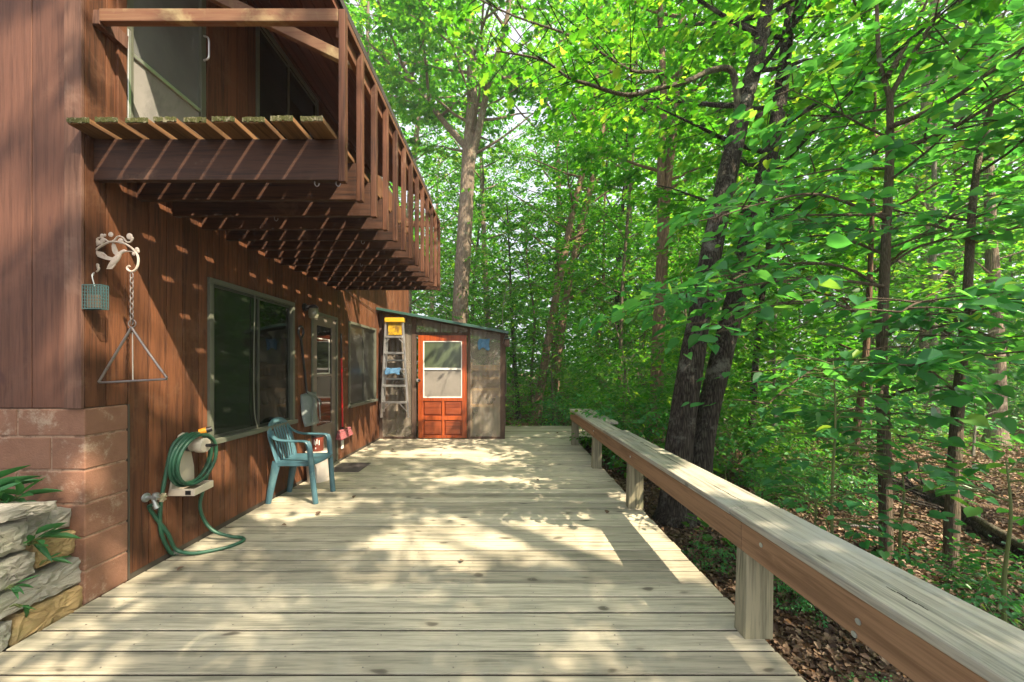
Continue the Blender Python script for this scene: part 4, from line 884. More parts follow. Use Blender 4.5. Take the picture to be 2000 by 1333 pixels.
# ------------------------------------------------------------------ stacked stone wall at the left
sw = thing('stone_wall', (-2.6, 2.0, 0), 'low dry stacked limestone retaining wall beside the deck', 'stone wall')
def sp_(zx, zy, X=-2.53):
    px, py = zx/2.897, 840+zy/2.897
    y = X*FPX/(px-CX); return (y, H-(py-CY)*y/FPX)
stones = [
    ([(-60, 470), (60, 420), (300, 405), (306, 448), (150, 490), (-60, 535)], 0.10, 'stone'),
    ([(-60, 565), (60, 528), (172, 507), (166, 672), (-60, 755)], 0.06, 'stone'),
    ([(180, 500), (310, 432), (452, 442), (442, 545), (215, 632), (176, 640)], 0.03, 'stone'),
    ([(-60, 790), (165, 688), (213, 692), (210, 800), (-60, 955)], 0.07, 'stone'),
    ([(216, 652), (300, 620), (462, 560), (455, 692), (228, 792)], 0.05, 'stone_yellow'),
    ([(-80, 1010), (170, 860), (480, 700), (502, 706), (486, 852), (100, 1032), (-80, 1125)], 0.075, 'stone'),
    ([(66, 1112), (110, 1045), (472, 868), (504, 880), (497, 985), (62, 1228), (45, 1222)], 0.09, 'stone_yellow'),
    ([(-80, 1140), (60, 1082), (42, 1236), (-80, 1310)], 0.08, 'stone')]
for i, (poly, pr, mt) in enumerate(stones):
    P2 = [sp_(*p) for p in poly]
    # resample outline, chisel it and bulge the face
    rr_ = random.Random(40+i); dense = []
    for (a, b) in zip(P2, P2[1:]+P2[:1]):
        n = max(2, int(math.dist(a, b)/0.03))
        for k in range(n): dense.append((a[0]+(b[0]-a[0])*k/n, a[1]+(b[1]-a[1])*k/n))
    cyy = sum(p[0] for p in dense)/len(dense); czz = sum(p[1] for p in dense)/len(dense)
    s = MB(); n = len(dense); rings = [(-0.34, 1.0), (pr-0.045, 1.0), (pr-0.018, 0.985), (pr-0.004, 0.94), (pr, 0.8), (pr+0.006, 0.55), (pr+0.002, 0.25)]
    vs = []
    for ri, (h, sc_) in enumerate(rings):
        for (a, b) in dense:
            jt = 0.006 if ri else 0.0
            vs.append((-2.60+h+rr_.uniform(-1, 1)*(0.009 if ri > 1 else 0.004), cyy+(a-cyy)*sc_+rr_.uniform(-jt, jt), czz+(b-czz)*sc_+rr_.uniform(-jt, jt)))
    s.add(vs, [(ri*n+j, ri*n+(j+1) % n, (ri+1)*n+(j+1) % n, (ri+1)*n+j) for ri in range(len(rings)-1) for j in range(n)] + [tuple((len(rings)-1)*n+j for j in range(n))])
    s.build('stone', mt, sw, smooth=False)
s = MB(); s.box(-2.95, -2.63, 0.4, 2.21, -0.3, 0.55, 0.4); s.build('packing_soil', 'soil', sw)
s = MB(); s.add([(-4.6, -1, 0.62), (-2.75, -1, 0.60), (-2.72, 2.22, 0.60), (-4.6, 2.22, 0.66), (-4.6, -1, -0.4), (-2.75, -1, -0.4), (-2.72, 2.22, -0.4), (-4.6, 2.22, -0.4)], [(0,1,2,3), (1,5,6,2)]); tag(s.build('planting_bed', 'soil'), 'raised soil bed behind the stone wall', 'soil bed', kind='structure')

# ------------------------------------------------------------------ leaves
def shape(side, fold=0.22, tipdrop=-0.10):
    pts = [(0, 0, 0)] + [(x, y, fold*y + tipdrop*x*x) for x, y in side] + [(1, 0, tipdrop)] + [(x, -y, fold*y + tipdrop*x*x) for x, y in side]
    k = len(side)
    return np.array(pts, dtype=np.float32), [list(range(0, k+2))[::-1], [0] + list(range(k+2, 2*k+2)) + [k+1]]
HEART = shape([(-0.10, 0.20), (0.06, 0.40), (0.34, 0.47), (0.66, 0.31), (0.88, 0.09)])
MAPLE = shape([(-0.04, 0.22), (0.16, 0.24), (0.26, 0.56), (0.44, 0.30), (0.70, 0.34), (0.72, 0.12)], 0.16)
SIMPLE = shape([(0.25, 0.30), (0.68, 0.24)], 0.2)
OVAL = shape([(0.15, 0.22), (0.45, 0.30), (0.78, 0.16)], 0.2)
LANCE = shape([(0.10, 0.045), (0.35, 0.13), (0.62, 0.15), (0.85, 0.08)], 0.3, -0.45)
CURL = shape([(0.2, 0.32), (0.5, 0.42), (0.8, 0.22)], 0.55, 0.15)

def leaf_mesh(name, P, D, Nn, S, shp, Rn, mat, parent=None):
    lv, lf_ = shp
    D = D/np.linalg.norm(D, axis=1, keepdims=True)
    sd = np.cross(Nn, D); sd /= np.maximum(np.linalg.norm(sd, axis=1, keepdims=True), 1e-6); Nn = np.cross(D, sd)
    n, k = len(P), len(lv)
    q_ = np.random.default_rng(n); cz = q_.uniform(-0.3, 2.6, n)[:, None, None]; cw = q_.uniform(0.75, 1.12, n)[:, None, None]; tw = q_.normal(0, 0.16, n)[:, None, None]
    X_, Y_, Z_ = lv[None, :, 0:1], lv[None, :, 1:2]*cw, lv[None, :, 2:3]*cz
    V = P[:, None, :] + S[:, None, None]*(X_*D[:, None, :] + (Y_ + tw*X_*X_)*sd[:, None, :] + (Z_ + 0.9*tw*X_*Y_)*Nn[:, None, :])
    me = bpy.data.meshes.new(name)
    me.vertices.add(n*k); me.vertices.foreach_set('co', V.astype(np.float32).ravel())
    loc = np.array([i for f in lf_ for i in f]); tot = [len(f) for f in lf_]
    LI = (loc[None, :] + (np.arange(n)*k)[:, None]).ravel()
    st = np.concatenate([[0], np.cumsum(tot)[:-1]]); LS = (st[None, :] + (np.arange(n)*len(loc))[:, None]).ravel()
    me.loops.add(len(LI)); me.loops.foreach_set('vertex_index', LI.astype(np.int32))
    me.polygons.add(len(LS)); me.polygons.foreach_set('loop_start', LS.astype(np.int32))
    me.update(calc_edges=True)
    a = me.attributes.new('rnd', 'FLOAT', 'POINT'); a.data.foreach_set('value', np.repeat(Rn, k).astype(np.float32))
    me.materials.append(M[mat])
    o = bpy.data.objects.new(name, me); COL.objects.link(o)
    if parent is not None: o.parent = parent
    return o

def expand(sprays, k, size, ng, jit=0.33, droop=0.25, spread=(0.5, 1.2), gap=0.0):
    A = np.array([s[0] for s in sprays], dtype=np.float64); Dr = np.array([s[1] for s in sprays]); L = np.array([s[2] for s in sprays])
    tint = np.array([s[3] if len(s) > 3 else 0.0 for s in sprays])
    Dr /= np.maximum(np.linalg.norm(Dr, axis=1, keepdims=True), 1e-6)
    S = len(A); f = (np.arange(k)+0.6)/k
    up = np.array([0, 0, 1.0]); sd = np.cross(up, Dr); sd /= np.maximum(np.linalg.norm(sd, axis=1, keepdims=True), 1e-6)
    sg = np.where(np.arange(k) % 2 == 0, 1, -1)[None, :]*ng.uniform(spread[0], spread[1], (S, k)); sg[:, -1] *= 0.15
    D = Dr[:, None, :]*np.cos(sg)[..., None] + sd[:, None, :]*np.sin(sg)[..., None]
    D[..., 2] -= droop*ng.uniform(0.2, 1.6, (S, k))
    P = A[:, None, :] + Dr[:, None, :]*(L[:, None]*f[None, :])[..., None] + ng.normal(0, 0.035, (S, k, 3)) + D*gap
    Nn = up + ng.normal(0, jit, (S, k, 3))
    sz = size*ng.uniform(0.42, 1.2, (S, k))
    R_ = np.clip(ng.beta(1.6, 1.9, (S, k))*0.9 + tint[:, None] + ng.normal(0, 0.05, (S, k)), 0, 1)
    return [x.reshape(-1, 3) for x in (P, D, Nn)] + [sz.ravel(), R_.ravel()]

def along(pts, t):
    n = len(pts)-1; f = min(max(t, 0), 0.9999)*n; i = int(f); u = f-i
    return pts[i]*(1-u)+pts[i+1]*u, (pts[i+1]-pts[i]).normalized()

class Grow:
    """branches as tubes, leaf sprays as a list"""
    def __init__(s, seed): s.q = random.Random(seed); s.ng = np.random.default_rng(seed); s.wood = MB(); s.sp = []
    def trunk(s, pts, rads, n=12, flare=True):
        p = smooth_path(pts, 5); m = len(p); r = []
        for i in range(m):
            t = i/(m-1)*(len(rads)-1); a = int(min(t, len(rads)-2)); u = t-a
            rr = rads[a]*(1-u)+rads[a+1]*u
            if flare: rr *= 1+0.55*math.exp(-i*0.9)
            r.append(rr*s.q.uniform(0.96, 1.04))
        s.wood.tube(p, r, n); return p
    def branch(s, a, dr, L, r0, up=0.25, droop=0.15, sec=6, seclen=0.42, sprays=3, splen=0.6, tint=0.0, twig=True, nseg=5, n=6, start=0.22):
        q = s.q; pts = [Vector(a)]; d = Vector(dr).normalized(); tint = tint + q.uniform(-0.2, 0.14)
        for i in range(nseg):
            d = (d + Vector((q.uniform(-.16, .16), q.uniform(-.16, .16), q.uniform(-.06, .10) + (up if i < nseg/2 else -droop)*0.35))).normalized()
            pts.append(pts[-1] + d*(L/nseg))
        s.wood.tube(pts, [max(0.004, r0*(1-0.85*i/nseg)) for i in range(nseg+1)], n)
        s.side(pts, L, sec, seclen, sprays, splen, tint, twig, start); return pts
    def side(s, pts, L, sec, seclen, sprays, splen, tint=0.0, twig=True, start=0.22):
        q = s.q
        for k in range(sec):
            t = start+(1-start)*(k+q.random())/sec; p, dd = along(pts, t)
            h = Vector((dd.x, dd.y, 0)); 
            if h.length < 0.05: h = Vector((q.uniform(-1, 1), q.uniform(-1, 1), 0))
            h.normalize(); ang = (1 if k % 2 else -1)*q.uniform(0.55, 1.25)
            h = Vector((h.x*math.cos(ang)-h.y*math.sin(ang), h.x*math.sin(ang)+h.y*math.cos(ang), q.uniform(-0.12, 0.22))).normalized()
            l2 = L*seclen*(1.15-0.75*t)*q.uniform(0.6, 1.2)+0.12; e = p+h*l2 + Vector((0, 0, q.uniform(-.12, .05)*l2))
            if twig: s.wood.tube([p, p*0.5+e*0.5+Vector((0, 0, .03*l2)), e], [0.007, 0.005, 0.003], 4, cap=False)
            tt = tint + q.uniform(-0.12, 0.16)
            for m in range(sprays):
                u = (m+0.6)/sprays; pp = p*(1-u)+e*u; a2 = q.uniform(-0.8, 0.8)
                dh = Vector((h.x*math.cos(a2)-h.y*math.sin(a2), h.x*math.sin(a2)+h.y*math.cos(a2), h.z+q.uniform(-.2, .08)))
                s.sp.append((tuple(pp), tuple(dh), splen*q.uniform(0.6, 1.2), tt))
        e, dd = along(pts, 1.0); s.sp.append((tuple(e), tuple(dd), splen, tint))

def finish(root, G, k, size, shp, leafm, barkm, jit=0.33, droop=0.25, cull=None, gap=0.0, crown='crown'):
    w_ = G.wood.build('trunk', barkm); w_.parent = root
    A = expand(G.sp, k, size, G.ng, jit, droop, gap=gap)
    if cull is not None:
        keep = cull(A[0], G.ng); A = [x[keep] for x in A]
    c = leaf_mesh(crown, A[0], A[1], A[2], A[3], shp, A[4], leafm, root)
    return w_, c

# sun flecks: crown leaves on the sun's path are removed to light these spots
LIT = [(-0.1, 3.05, 0, 1.15, 0.42), (-2.1, 3.75, 0, 0.55, 0.30), (-1.2, 6.1, 0, 1.1, 0.36), (-0.3, 4.7, 0, 0.8, 0.16), (1.25, 3.3, 0, 0.35, 0.9), (1.3, 2.5, 0.6, 0.3, 0.45), (-2.1, 1.75, 0, 0.5, 0.12),
       (-1.75, 3.0, 2.8, 1.2, 1.2), (-1.7, 4.7, 2.8, 1.2, 1.4), (-2.5, 2.6, 1.6, 0.28, 0.5), (-1.3, 7.3, 0.9, 0.9, 0.3), (-2.4, 8.2, 2.6, 0.3, 0.8), (-2.5, 6.8, 0.5, 0.2, 0.3), (-3.2, 2.2, 3.1, 0.45, 0.22), (-2.9, 2.2, 2.3, 0.25, 0.12), (-3.4, 2.2, 2.0, 0.3, 0.1), (-2.55, 2.3, 0.75, 0.2, 0.1), (3.9, 6.5, 0, 0.8, 1.2), (3.5, 3.4, 0, 0.5, 0.5), (-2.5, 3.4, 0.45, 0.2, 0.3), (-2.5, 4.3, 0.4, 0.2, 0.25), (-2.5, 6.6, 0.45, 0.25, 0.6), (-2.45, 2.8, 3.2, 0.25, 0.5)]
def cull_world(base):
    bx_, by_, bz_ = base
    def f(P, ng):
        keep = np.ones(len(P), bool)
        for (cx_, cy_, cz_, rx, ry) in LIT:
            h = P[:, 2]+bz_-cz_; X = P[:, 0]+bx_-0.65*h; Y = P[:, 1]+by_+0.576*h
            dd = ((X-cx_)/rx)**2 + ((Y-cy_)/ry)**2 + 0.35*np.sin(X*9+Y*4)*np.sin(Y*11-X*3)
            keep &= ~((h > 0.8) & (ng.random(len(P)) < np.clip((1.3-dd)/0.6, 0, 0.97)))
        return keep
    return f
def open_gap(boxes, base, inner=None):
    # a hole in a crown: no leaves inside these boxes (world metres)
    def f(P, ng):
        keep = inner(P, ng) if inner else np.ones(len(P), bool)
        W = P + np.array(base)
        for (a0, a1, b0_, b1_, c0, c1) in boxes:
            keep &= ~((W[:, 0] > a0) & (W[:, 0] < a1) & (W[:, 1] > b0_) & (W[:, 1] < b1_) & (W[:, 2] > c0) & (W[:, 2] < c1))
        return keep
    return f
def V3(*a): return Vector(a)

# ------------------------------------------------------------------ the trees one can tell apart
def tree_at(name, px, d, label, cat='tree', group=None):
    x = (px-CX)*d/FPX
    return thing(name, (x, d, gz(x, d)), label, cat, group), Vector((x, d, gz(x, d)))
def rel(base, pts): return [Vector(p)-base for p in pts]

# twin dark maple leaning to the right, right behind the bench
root, b0 = tree_at('maple_tree', 1322, 4.15, 'dark barked twin trunk maple leaning right just behind the bench', 'tree', None)
G = Grow(11)
tA = G.trunk(rel(b0, [at(1318, 1018, 4.15), at(1328, 860, 4.2), at(1362, 640, 4.3), at(1408, 400, 4.5), at(1452, 210, 4.7), at(1490, 60, 5.0), at(1515, -160, 5.3), at(1530, -400, 5.6)]), [0.155, 0.145, 0.125, 0.108, 0.10, 0.088, 0.07, 0.04], 14)
tB = G.trunk(rel(b0, [at(1365, 1012, 4.22), at(1372, 860, 4.3), at(1428, 620, 4.45), at(1478, 400, 4.7), at(1515, 250, 4.9), at(1540, 60, 5.2), at(1580, -200, 5.6), at(1600, -420, 5.9)]), [0.145, 0.13, 0.112, 0.098, 0.088, 0.076, 0.06, 0.04], 14)
for tr_, ns in ((tA, 14), (tB, 18)):
    for i in range(ns):
        t = (0.54 if tr_ is tA else 0.38)+(0.46 if tr_ is tA else 0.62)*(i+G.q.random())/ns; p, dd = along(tr_, t); az = i*2.4+G.q.uniform(-.4, .4)
        L = G.q.uniform(1.5, 2.7)*(1.2-0.5*t)
        G.branch(p, (math.cos(az), math.sin(az), 0.35), L, 0.035, 0.2, 0.2, 7, 0.4, 3, 0.45, 0.05)
limb = smooth_path(rel(b0, [at(1442, 215, 4.68), at(1430, 140, 4.66), at(1390, 138, 4.6), at(1340, 160, 4.5), at(1290, 172, 4.4), at(1225, 186, 4.3), at(1150, 165, 4.25), at(1110, 152, 4.2), at(1060, 118, 4.2), at(970, 100, 4.2)]), 4)
lm = MB(); lm.tube(limb, [0.040-0.031*(i/(len(limb)-1)) for i in range(len(limb))], 10)
l2 = smooth_path(rel(b0, [at(1305, 150, 4.42), at(1285, 140, 4.4), at(1240, 140, 4.4), at(1200, 120, 4.35), at(1120, 72, 4.3), at(1000, 30, 4.3), at(900, -20, 4.3)]), 4)
lm.tube(l2, [0.022-0.015*(i/(len(l2)-1)) for i in range(len(l2))], 8)
lm.build('mossy_limb', 'bark_moss').parent = root
for pth, L in ((limb[8:], 2.6), (l2[3:], 2.6)):
    G.side(pth, L, 16, 0.40, 3, 0.42, 0.10, True, 0.1)
    G.side(pth, L, 10, 0.25, 2, 0.4, 0.14, True, 0.3)
finish(root, G, 9, 0.115, MAPLE, 'maple', 'bark_dark', 0.42, 0.3, open_gap([(0.0, 0.5, 3, 6, 3.3, 4.55), (-0.5, 0.0, 3, 6, 3.3, 4.1), (0.5, 1.2, 3, 6, 3.3, 4.0)], b0, cull_world(b0)))

# overhead maple boughs whose trunk stands left behind the house end (pale trunk behind the greenhouse)
root, b0 = tree_at('maple_tree', 905, 12.0, 'large pale trunked maple behind the greenhouse roof')
G = Grow(12)
t1 = G.trunk(rel(b0, [at(893, 830, 12), at(897, 640, 12), at(907, 460, 12), at(916, 300, 12), at(922, 200, 12), at(918, 60, 12.2), at(905, -120, 12.4)]), [0.26, 0.25, 0.235, 0.215, 0.17, 0.13, 0.07], 16)
f2 = smooth_path(rel(b0, [at(920, 320, 12), at(938, 240, 11.8), at(958, 150, 11.6), at(985, 60, 11.4), at(1010, -80, 11.2)]), 4)
G.wood.tube(f2, [0.13-0.08*i/(len(f2)-1) for i in range(len(f2))], 10)
f3 = smooth_path(rel(b0, [at(912, 290, 12), at(860, 230, 12.3), at(812, 165, 12.6), at(780, 120, 13)]), 4)
G.wood.tube(f3, [0.11-0.07*i/(len(f3)-1) for i in range(len(f3))], 8)
for tr_, ns, s0 in ((t1, 20, 0.48), (f2, 11, 0.25), (f3, 9, 0.3)):
    for i in range(ns):
        t = s0+(1-s0)*(i+G.q.random())/ns; p, dd = along(tr_, t); az = i*2.4+G.q.uniform(-.4, .4)
        G.branch(p, (math.cos(az), math.sin(az), 0.3), G.q.uniform(2.2, 4.2), 0.05, 0.2, 0.25, 7, 0.4, 3, 0.7, 0.06, False)
dead = smooth_path(rel(b0, [at(862, 532, 9.5), at(930, 536, 9.6), at(985, 548, 9.8), at(1040, 552, 10)]), 4)
finish(root, G, 15, 0.17, MAPLE, 'maple', 'bark_grey', 0.42, 0.3, open_gap([(0.0, 1.35, 8, 16, 7.6, 10.6), (-0.6, -0.1, 8, 16, 8.0, 9.3)], b0))

# double brown trunk, centre right
root, b0 = tree_at('maple_tree', 1280, 8.0, 'brown maple forking into two straight stems right of centre')
G = Grow(13)
a = G.trunk(rel(b0, [at(1281, 880, 8), at(1284, 700, 8), at(1291, 560, 8), at(1296, 430, 8)]), [0.145, 0.13, 0.122, 0.115], 12)
b1 = G.trunk(rel(b0, [at(1292, 440, 8), at(1291, 330, 8), at(1296, 200, 8.1), at(1290, 40, 8.3), at(1280, -160, 8.6), at(1275, -330, 8.8)]), [0.085, 0.078, 0.072, 0.062, 0.05, 0.03], 10, False)
b2 = G.trunk(rel(b0, [at(1298, 440, 8), at(1306, 330, 8), at(1322, 220, 8), at(1330, 60, 8.1), at(1345, -120, 8.2), at(1350, -300, 8.3)]), [0.095, 0.088, 0.08, 0.068, 0.05, 0.03], 10, False)
for tr_ in (b1, b2):
    for i in range(16):
        t = 0.12+0.88*(i+G.q.random())/16; p, dd = along(tr_, t); az = i*2.4+G.q.uniform(-.4, .4)
        G.branch(p, (math.cos(az), math.sin(az), 0.3), G.q.uniform(1.5, 3.0), 0.035, 0.2, 0.25, 7, 0.42, 3, 0.6, 0.04, False)
finish(root, G, 12, 0.145, MAPLE, 'maple', 'bark_sunlit', 0.42, 0.3)

# leaning pair, centre
for i, (pl, d0, sd_, lb) in enumerate((([(1045, 835), (1062, 720), (1078, 620), (1098, 520), (1122, 400), (1150, 285), (1165, 150), (1178, -60)], 12.0, 14, 'slim dark tree leaning right, left one of the leaning pair by the deck end'),
                                   ([(1078, 832), (1088, 720), (1103, 600), (1128, 470), (1160, 340), (1182, 220), (1200, 60), (1215, -100)], 12.6, 15, 'slim dark tree leaning right, right one of the leaning pair by the deck end'))):
    root, b0 = tree_at('leaning_tree', pl[0][0], d0, lb, 'tree', 'leaning trees at the deck end')
    G = Grow(sd_)
    t_ = G.trunk(rel(b0, [at(x, y, d0+0.1*k) for k, (x, y) in enumerate(pl)]), [0.15, 0.13, 0.12, 0.115, 0.10, 0.09, 0.07, 0.04], 10)
    for k in range(20):
        t = 0.30+0.70*(k+G.q.random())/20; p, dd = along(t_, t); az = k*2.4
        G.branch(p, (math.cos(az), math.sin(az), 0.3), G.q.uniform(1.4, 3.0), 0.04, 0.2, 0.25, 7, 0.4, 3, 0.65, 0.05, False)
    finish(root, G, 10, 0.15, SIMPLE, 'maple', 'bark_sunlit', 0.42, 0.3)

# two lindens close on the right, with big heart shaped leaves
def linden(px, d0, seed, stem, rads, boughs, label, k=7, size=0.115, splen=0.42, forks=(), bark='bark_thin', extra=7):
    root, b0 = tree_at('linden_tree', px, d0, label, 'tree')
    G = Grow(seed)
    t_ = G.trunk(rel(b0, [at(x, y, d) for x, y, d in stem]), rads, 10, False)
    for fk in forks:
        p = smooth_path(rel(b0, [at(x, y, d) for x, y, d in fk]), 4); G.wood.tube(p, [0.024-0.016*i/(len(p)-1) for i in range(len(p))], 7)
        G.side(p, 1.4, 7, 0.45, 2, splen, 0.08)
    for bg_ in boughs:
        p = smooth_path(rel(b0, [at(x, y, d) for x, y, d in bg_]), 4); G.wood.tube(p, [0.014-0.010*i/(len(p)-1) for i in range(len(p))], 6)
        L = sum((p[i+1]-p[i]).length for i in range(len(p)-1))
        G.side(p, L, max(4, int(L*4.5)), 0.24, 2, splen, 0.0, True, 0.28)
    for i in range(extra):
        t = 0.55+0.45*(i+G.q.random())/extra; p, dd = along(t_, t); az = i*2.4
        G.branch(p, (math.cos(az), math.sin(az), 0.3), G.q.uniform(0.7, 1.5), 0.012, 0.2, 0.2, 5, 0.4, 2, splen, 0.03)
    finish(root, G, k, size, HEART, 'bass', bark, 0.30, 0.30, cull_world(b0), gap=0.03)
linden(1731, 3.35, 21, [(1731, 1095, 3.35), (1728, 900, 3.35), (1722, 700, 3.36), (1730, 480, 3.4), (1738, 300, 3.45), (1738, 190, 3.5)], [0.050, 0.047, 0.041, 0.036, 0.030, 0.024],
       [[(1733, 570, 3.4), (1640, 520, 3.3), (1500, 520, 3.2), (1400, 560, 3.1), (1270, 600, 3.05)], [(1733, 500, 3.4), (1620, 460, 3.5), (1520, 480, 3.6), (1430, 520, 3.7)],
        [(1734, 430, 3.4), (1600, 380, 3.2), (1480, 400, 3.1), (1390, 430, 3.0)], [(1730, 560, 3.38), (1600, 545, 3.0), (1450, 560, 2.8), (1340, 590, 2.7)], [(1728, 640, 3.36), (1620, 590, 3.1), (1500, 600, 2.9), (1400, 650, 2.8)], [(1735, 520, 3.4), (1800, 480, 3.3), (1900, 460, 3.2), (2020, 440, 3.1)],
        [(1726, 720, 3.35), (1640, 700, 3.1), (1560, 740, 2.9), (1500, 790, 2.8)], [(1735, 420, 3.4), (1620, 420, 3.2), (1530, 420, 3.0)],
        [(1726, 780, 3.35), (1780, 760, 3.1), (1840, 760, 2.9), (1900, 790, 2.8)], [(1726, 740, 3.35), (1720, 790, 3.0), (1740, 830, 2.75), (1760, 860, 2.6)], [(1728, 660, 3.36), (1790, 620, 3.1), (1880, 610, 2.9), (2010, 590, 2.8)],
        [(1738, 330, 3.45), (1640, 330, 3.3), (1540, 350, 3.2)], [(1727, 800, 3.35), (1660, 800, 3.3), (1580, 830, 3.2)]],
       'slender linden forking high, nearest tall stem to the bench', forks=([(1738, 190, 3.5), (1718, 120, 3.55), (1712, 0, 3.6), (1710, -150, 3.7)], [(1738, 190, 3.5), (1790, 95, 3.4), (1850, 0, 3.3), (1920, -100, 3.2)], [(1735, 250, 3.45), (1850, 200, 3.2), (1960, 120, 3.0), (2050, 60, 2.9)], [(1732, 150, 3.5), (1780, 70, 3.6), (1820, -20, 3.7)], [(1736, 300, 3.45), (1860, 250, 3.1), (1990, 170, 2.9)]))
linden(1856, 3.14, 22, [(1856, 1120, 3.14), (1862, 950, 3.14), (1872, 780, 3.16), (1888, 600, 3.2), (1898, 420, 3.3), (1915, 290, 3.4), (1945, 180, 3.5)], [0.050, 0.045, 0.038, 0.031, 0.026, 0.022, 0.016],
       [[(1880, 680, 3.18), (1840, 640, 3.0), (1800, 650, 2.8), (1770, 690, 2.6)], [(1888, 620, 3.2), (1930, 590, 3.0), (1990, 600, 2.8), (2080, 600, 2.7)], [(1882, 660, 3.15), (1850, 600, 2.8), (1800, 590, 2.5), (1760, 610, 2.3)], [(1880, 660, 3.15), (1900, 590, 2.8), (1930, 570, 2.5), (1990, 580, 2.3)], [(1880, 700, 3.15), (1900, 690, 2.7), (1950, 700, 2.4), (2030, 720, 2.2)], [(1860, 760, 3.1), (1810, 720, 2.7), (1770, 715, 2.4)], [(1884, 640, 3.2), (1940, 660, 2.9), (2010, 690, 2.6)], [(1895, 470, 3.25), (1820, 440, 3.2), (1740, 450, 3.1)], [(1897, 430, 3.3), (1960, 400, 3.1), (2040, 380, 2.9)], [(1910, 320, 3.4), (1980, 280, 3.2), (2060, 260, 3.0)]],
       'linden with a bent brown stem, second slender stem right of the bench', extra=5)

# leafy sapling whose top stands right over the bench
def sapling(name, px, py0, py1, d, seed, label, leaf, shp, size, n, L, bark='stem', cat='sapling', grp=None, tint=0.0, lean=0.0, kk=7, zlow=0.25):
    x = (px-CX)*d/FPX; z0 = gz(x, d)
    root = thing(name, (x, d, z0), label, cat, grp); G = Grow(seed)
    top = at(px, py0, d).z - z0
    p = G.trunk([(0, 0, 0), (lean*.3, 0.01, top*.4), (lean*.7, -0.02, top*.75), (lean, 0, top)], [0.013, 0.010, 0.007, 0.003], 7, False)
    for i in range(n):
        t = zlow+(1-zlow)*(i+G.q.random())/n; q_, dd = along(p, t); az = i*2.4+G.q.uniform(-.5, .5)
        G.branch(q_, (math.cos(az), math.sin(az), 0.35), L*G.q.uniform(0.6, 1.2)*(1.25-0.8*t), 0.006, 0.15, 0.2, 3, 0.4, 1, L*0.6, tint, True, 4, 5)
    finish(root, G, kk, size, shp, leaf, bark, 0.3, 0.3, gap=0.02)
    return root
sapling('linden_sapling', 1627, 705, 1060, 2.75, 31, 'young linden sapling with bright leaves just beyond the bench', 'bass', HEART, 0.075, 15, 0.36, tint=0.10, kk=5)
sapling('linden_sapling', 1590, 950, 1060, 3.0, 32, 'low bushy linden seedling left of the bright sapling', 'bass', HEART, 0.07, 7, 0.36, kk=6)
sapling('linden_sapling', 1965, 900, 1100, 2.1, 33, 'yellow green leafy seedling at the right picture edge', 'bass', HEART, 0.085, 4, 0.24, tint=0.35, kk=3, zlow=0.6)
sapling('linden_sapling', 1760, 905, 1000, 2.9, 34, 'small broad leafed seedling in front of the nearest slender linden', 'bass', HEART, 0.085, 6, 0.40, kk=5, tint=0.05, zlow=0.7)

# bare dead twigs: a leafless young tree in front of the wood
def dead_tree(px, d, Ht, seed, label):
    root, b0 = tree_at('dead_sapling', px, d, label, 'dead sapling'); G = Grow(seed)
    t_ = G.trunk([(0, 0, -.02), (.05, 0, Ht*.4), (-.05, .05, Ht*.75), (.1, 0, Ht)], [0.02, 0.014, 0.009, 0.004], 7)
    for k in range(16):
        p, dd = along(t_, 0.25+0.75*k/16); a = k*2.4; L = G.q.uniform(.5, 1.2); e = p+Vector((math.cos(a)*L, math.sin(a)*L, L*G.q.uniform(-.15, .5)))
        G.wood.tube(smooth_path([p, p*.5+e*.5+Vector((0, 0, .08)), e], 3), 0.004, 4)
        for m in range(3):
            q_ = p+(e-p)*G.q.uniform(.4, .9); G.wood.tube([q_, q_+Vector((G.q.uniform(-.3, .3), G.q.uniform(-.3, .3), G.q.uniform(-.1, .3)))], 0.0025, 3)
    G.wood.build('bare_twigs', 'bark_pale').parent = root
dead_tree(985, 9.7, 4.0, 61, 'leafless grey twiggy sapling beside the greenhouse roof corner')
dead_tree(1900, 7.2, 2.4, 62, 'leafless pale sapling on the litter behind the fallen log')
dead_tree(1230, 9.5, 2.0, 63, 'bare twiggy sapling just beyond the far bench end')
# thin poles farther back, each told apart by its place
def pole(px, pts, d, r, bark, seed, label, crown=True, grp='slender trees in the wood', n=16, L=1.8, size=0.13, s0=0.35, rng=1.0):
    root, b0 = tree_at('slender_tree', px, d, label, 'tree', grp); G = Grow(seed)
    base = at(px, 0, d); base.z = b0.z
    path = rel(b0, [base] + [at(x, y, d) for x, y in pts]); path[0].z = -0.02
    t_ = G.trunk(path, [r*(1-0.75*i/len(pts)) for i in range(len(pts)+1)], 9)
    for k in range(n):
        t = s0+(1-s0)*(k+G.q.random())/n; p, dd = along(t_, t); az = k*2.4+seed
        G.branch(p, (math.cos(az), math.sin(az), 0.3), G.q.uniform(0.6, 1.2)*L, 0.02, 0.2, 0.25, 6, 0.42, 3, 0.55, 0.03, False)
    finish(root, G, 11, size, SIMPLE, 'under', bark, 0.38, 0.3)
pole(1465, [(1472, 760), (1484, 620), (1498, 500), (1512, 380), (1530, 220), (1545, 40)], 6.3, 0.06, 'bark_dark', 41, 'thin dark stem rising right of the twin trunk maple')
pole(1512, [(1512, 800), (1512, 690), (1518, 560), (1522, 420)], 7.0, 0.04, 'bark_pale', 42, 'thin pale straight stem behind the stone tray', n=12, L=1.3)
pole(1662, [(1672, 850), (1690, 700), (1700, 520), (1706, 300), (1712, 60)], 5.2, 0.055, 'bark_brown', 43, 'brown trunk just left of the nearest slender linden', L=2.0)
pole(1825, [(1824, 700), (1822, 500), (1825, 300), (1830, 60)], 9.5, 0.10, 'bark_pale', 44, 'pale trunk deep between the two lindens')
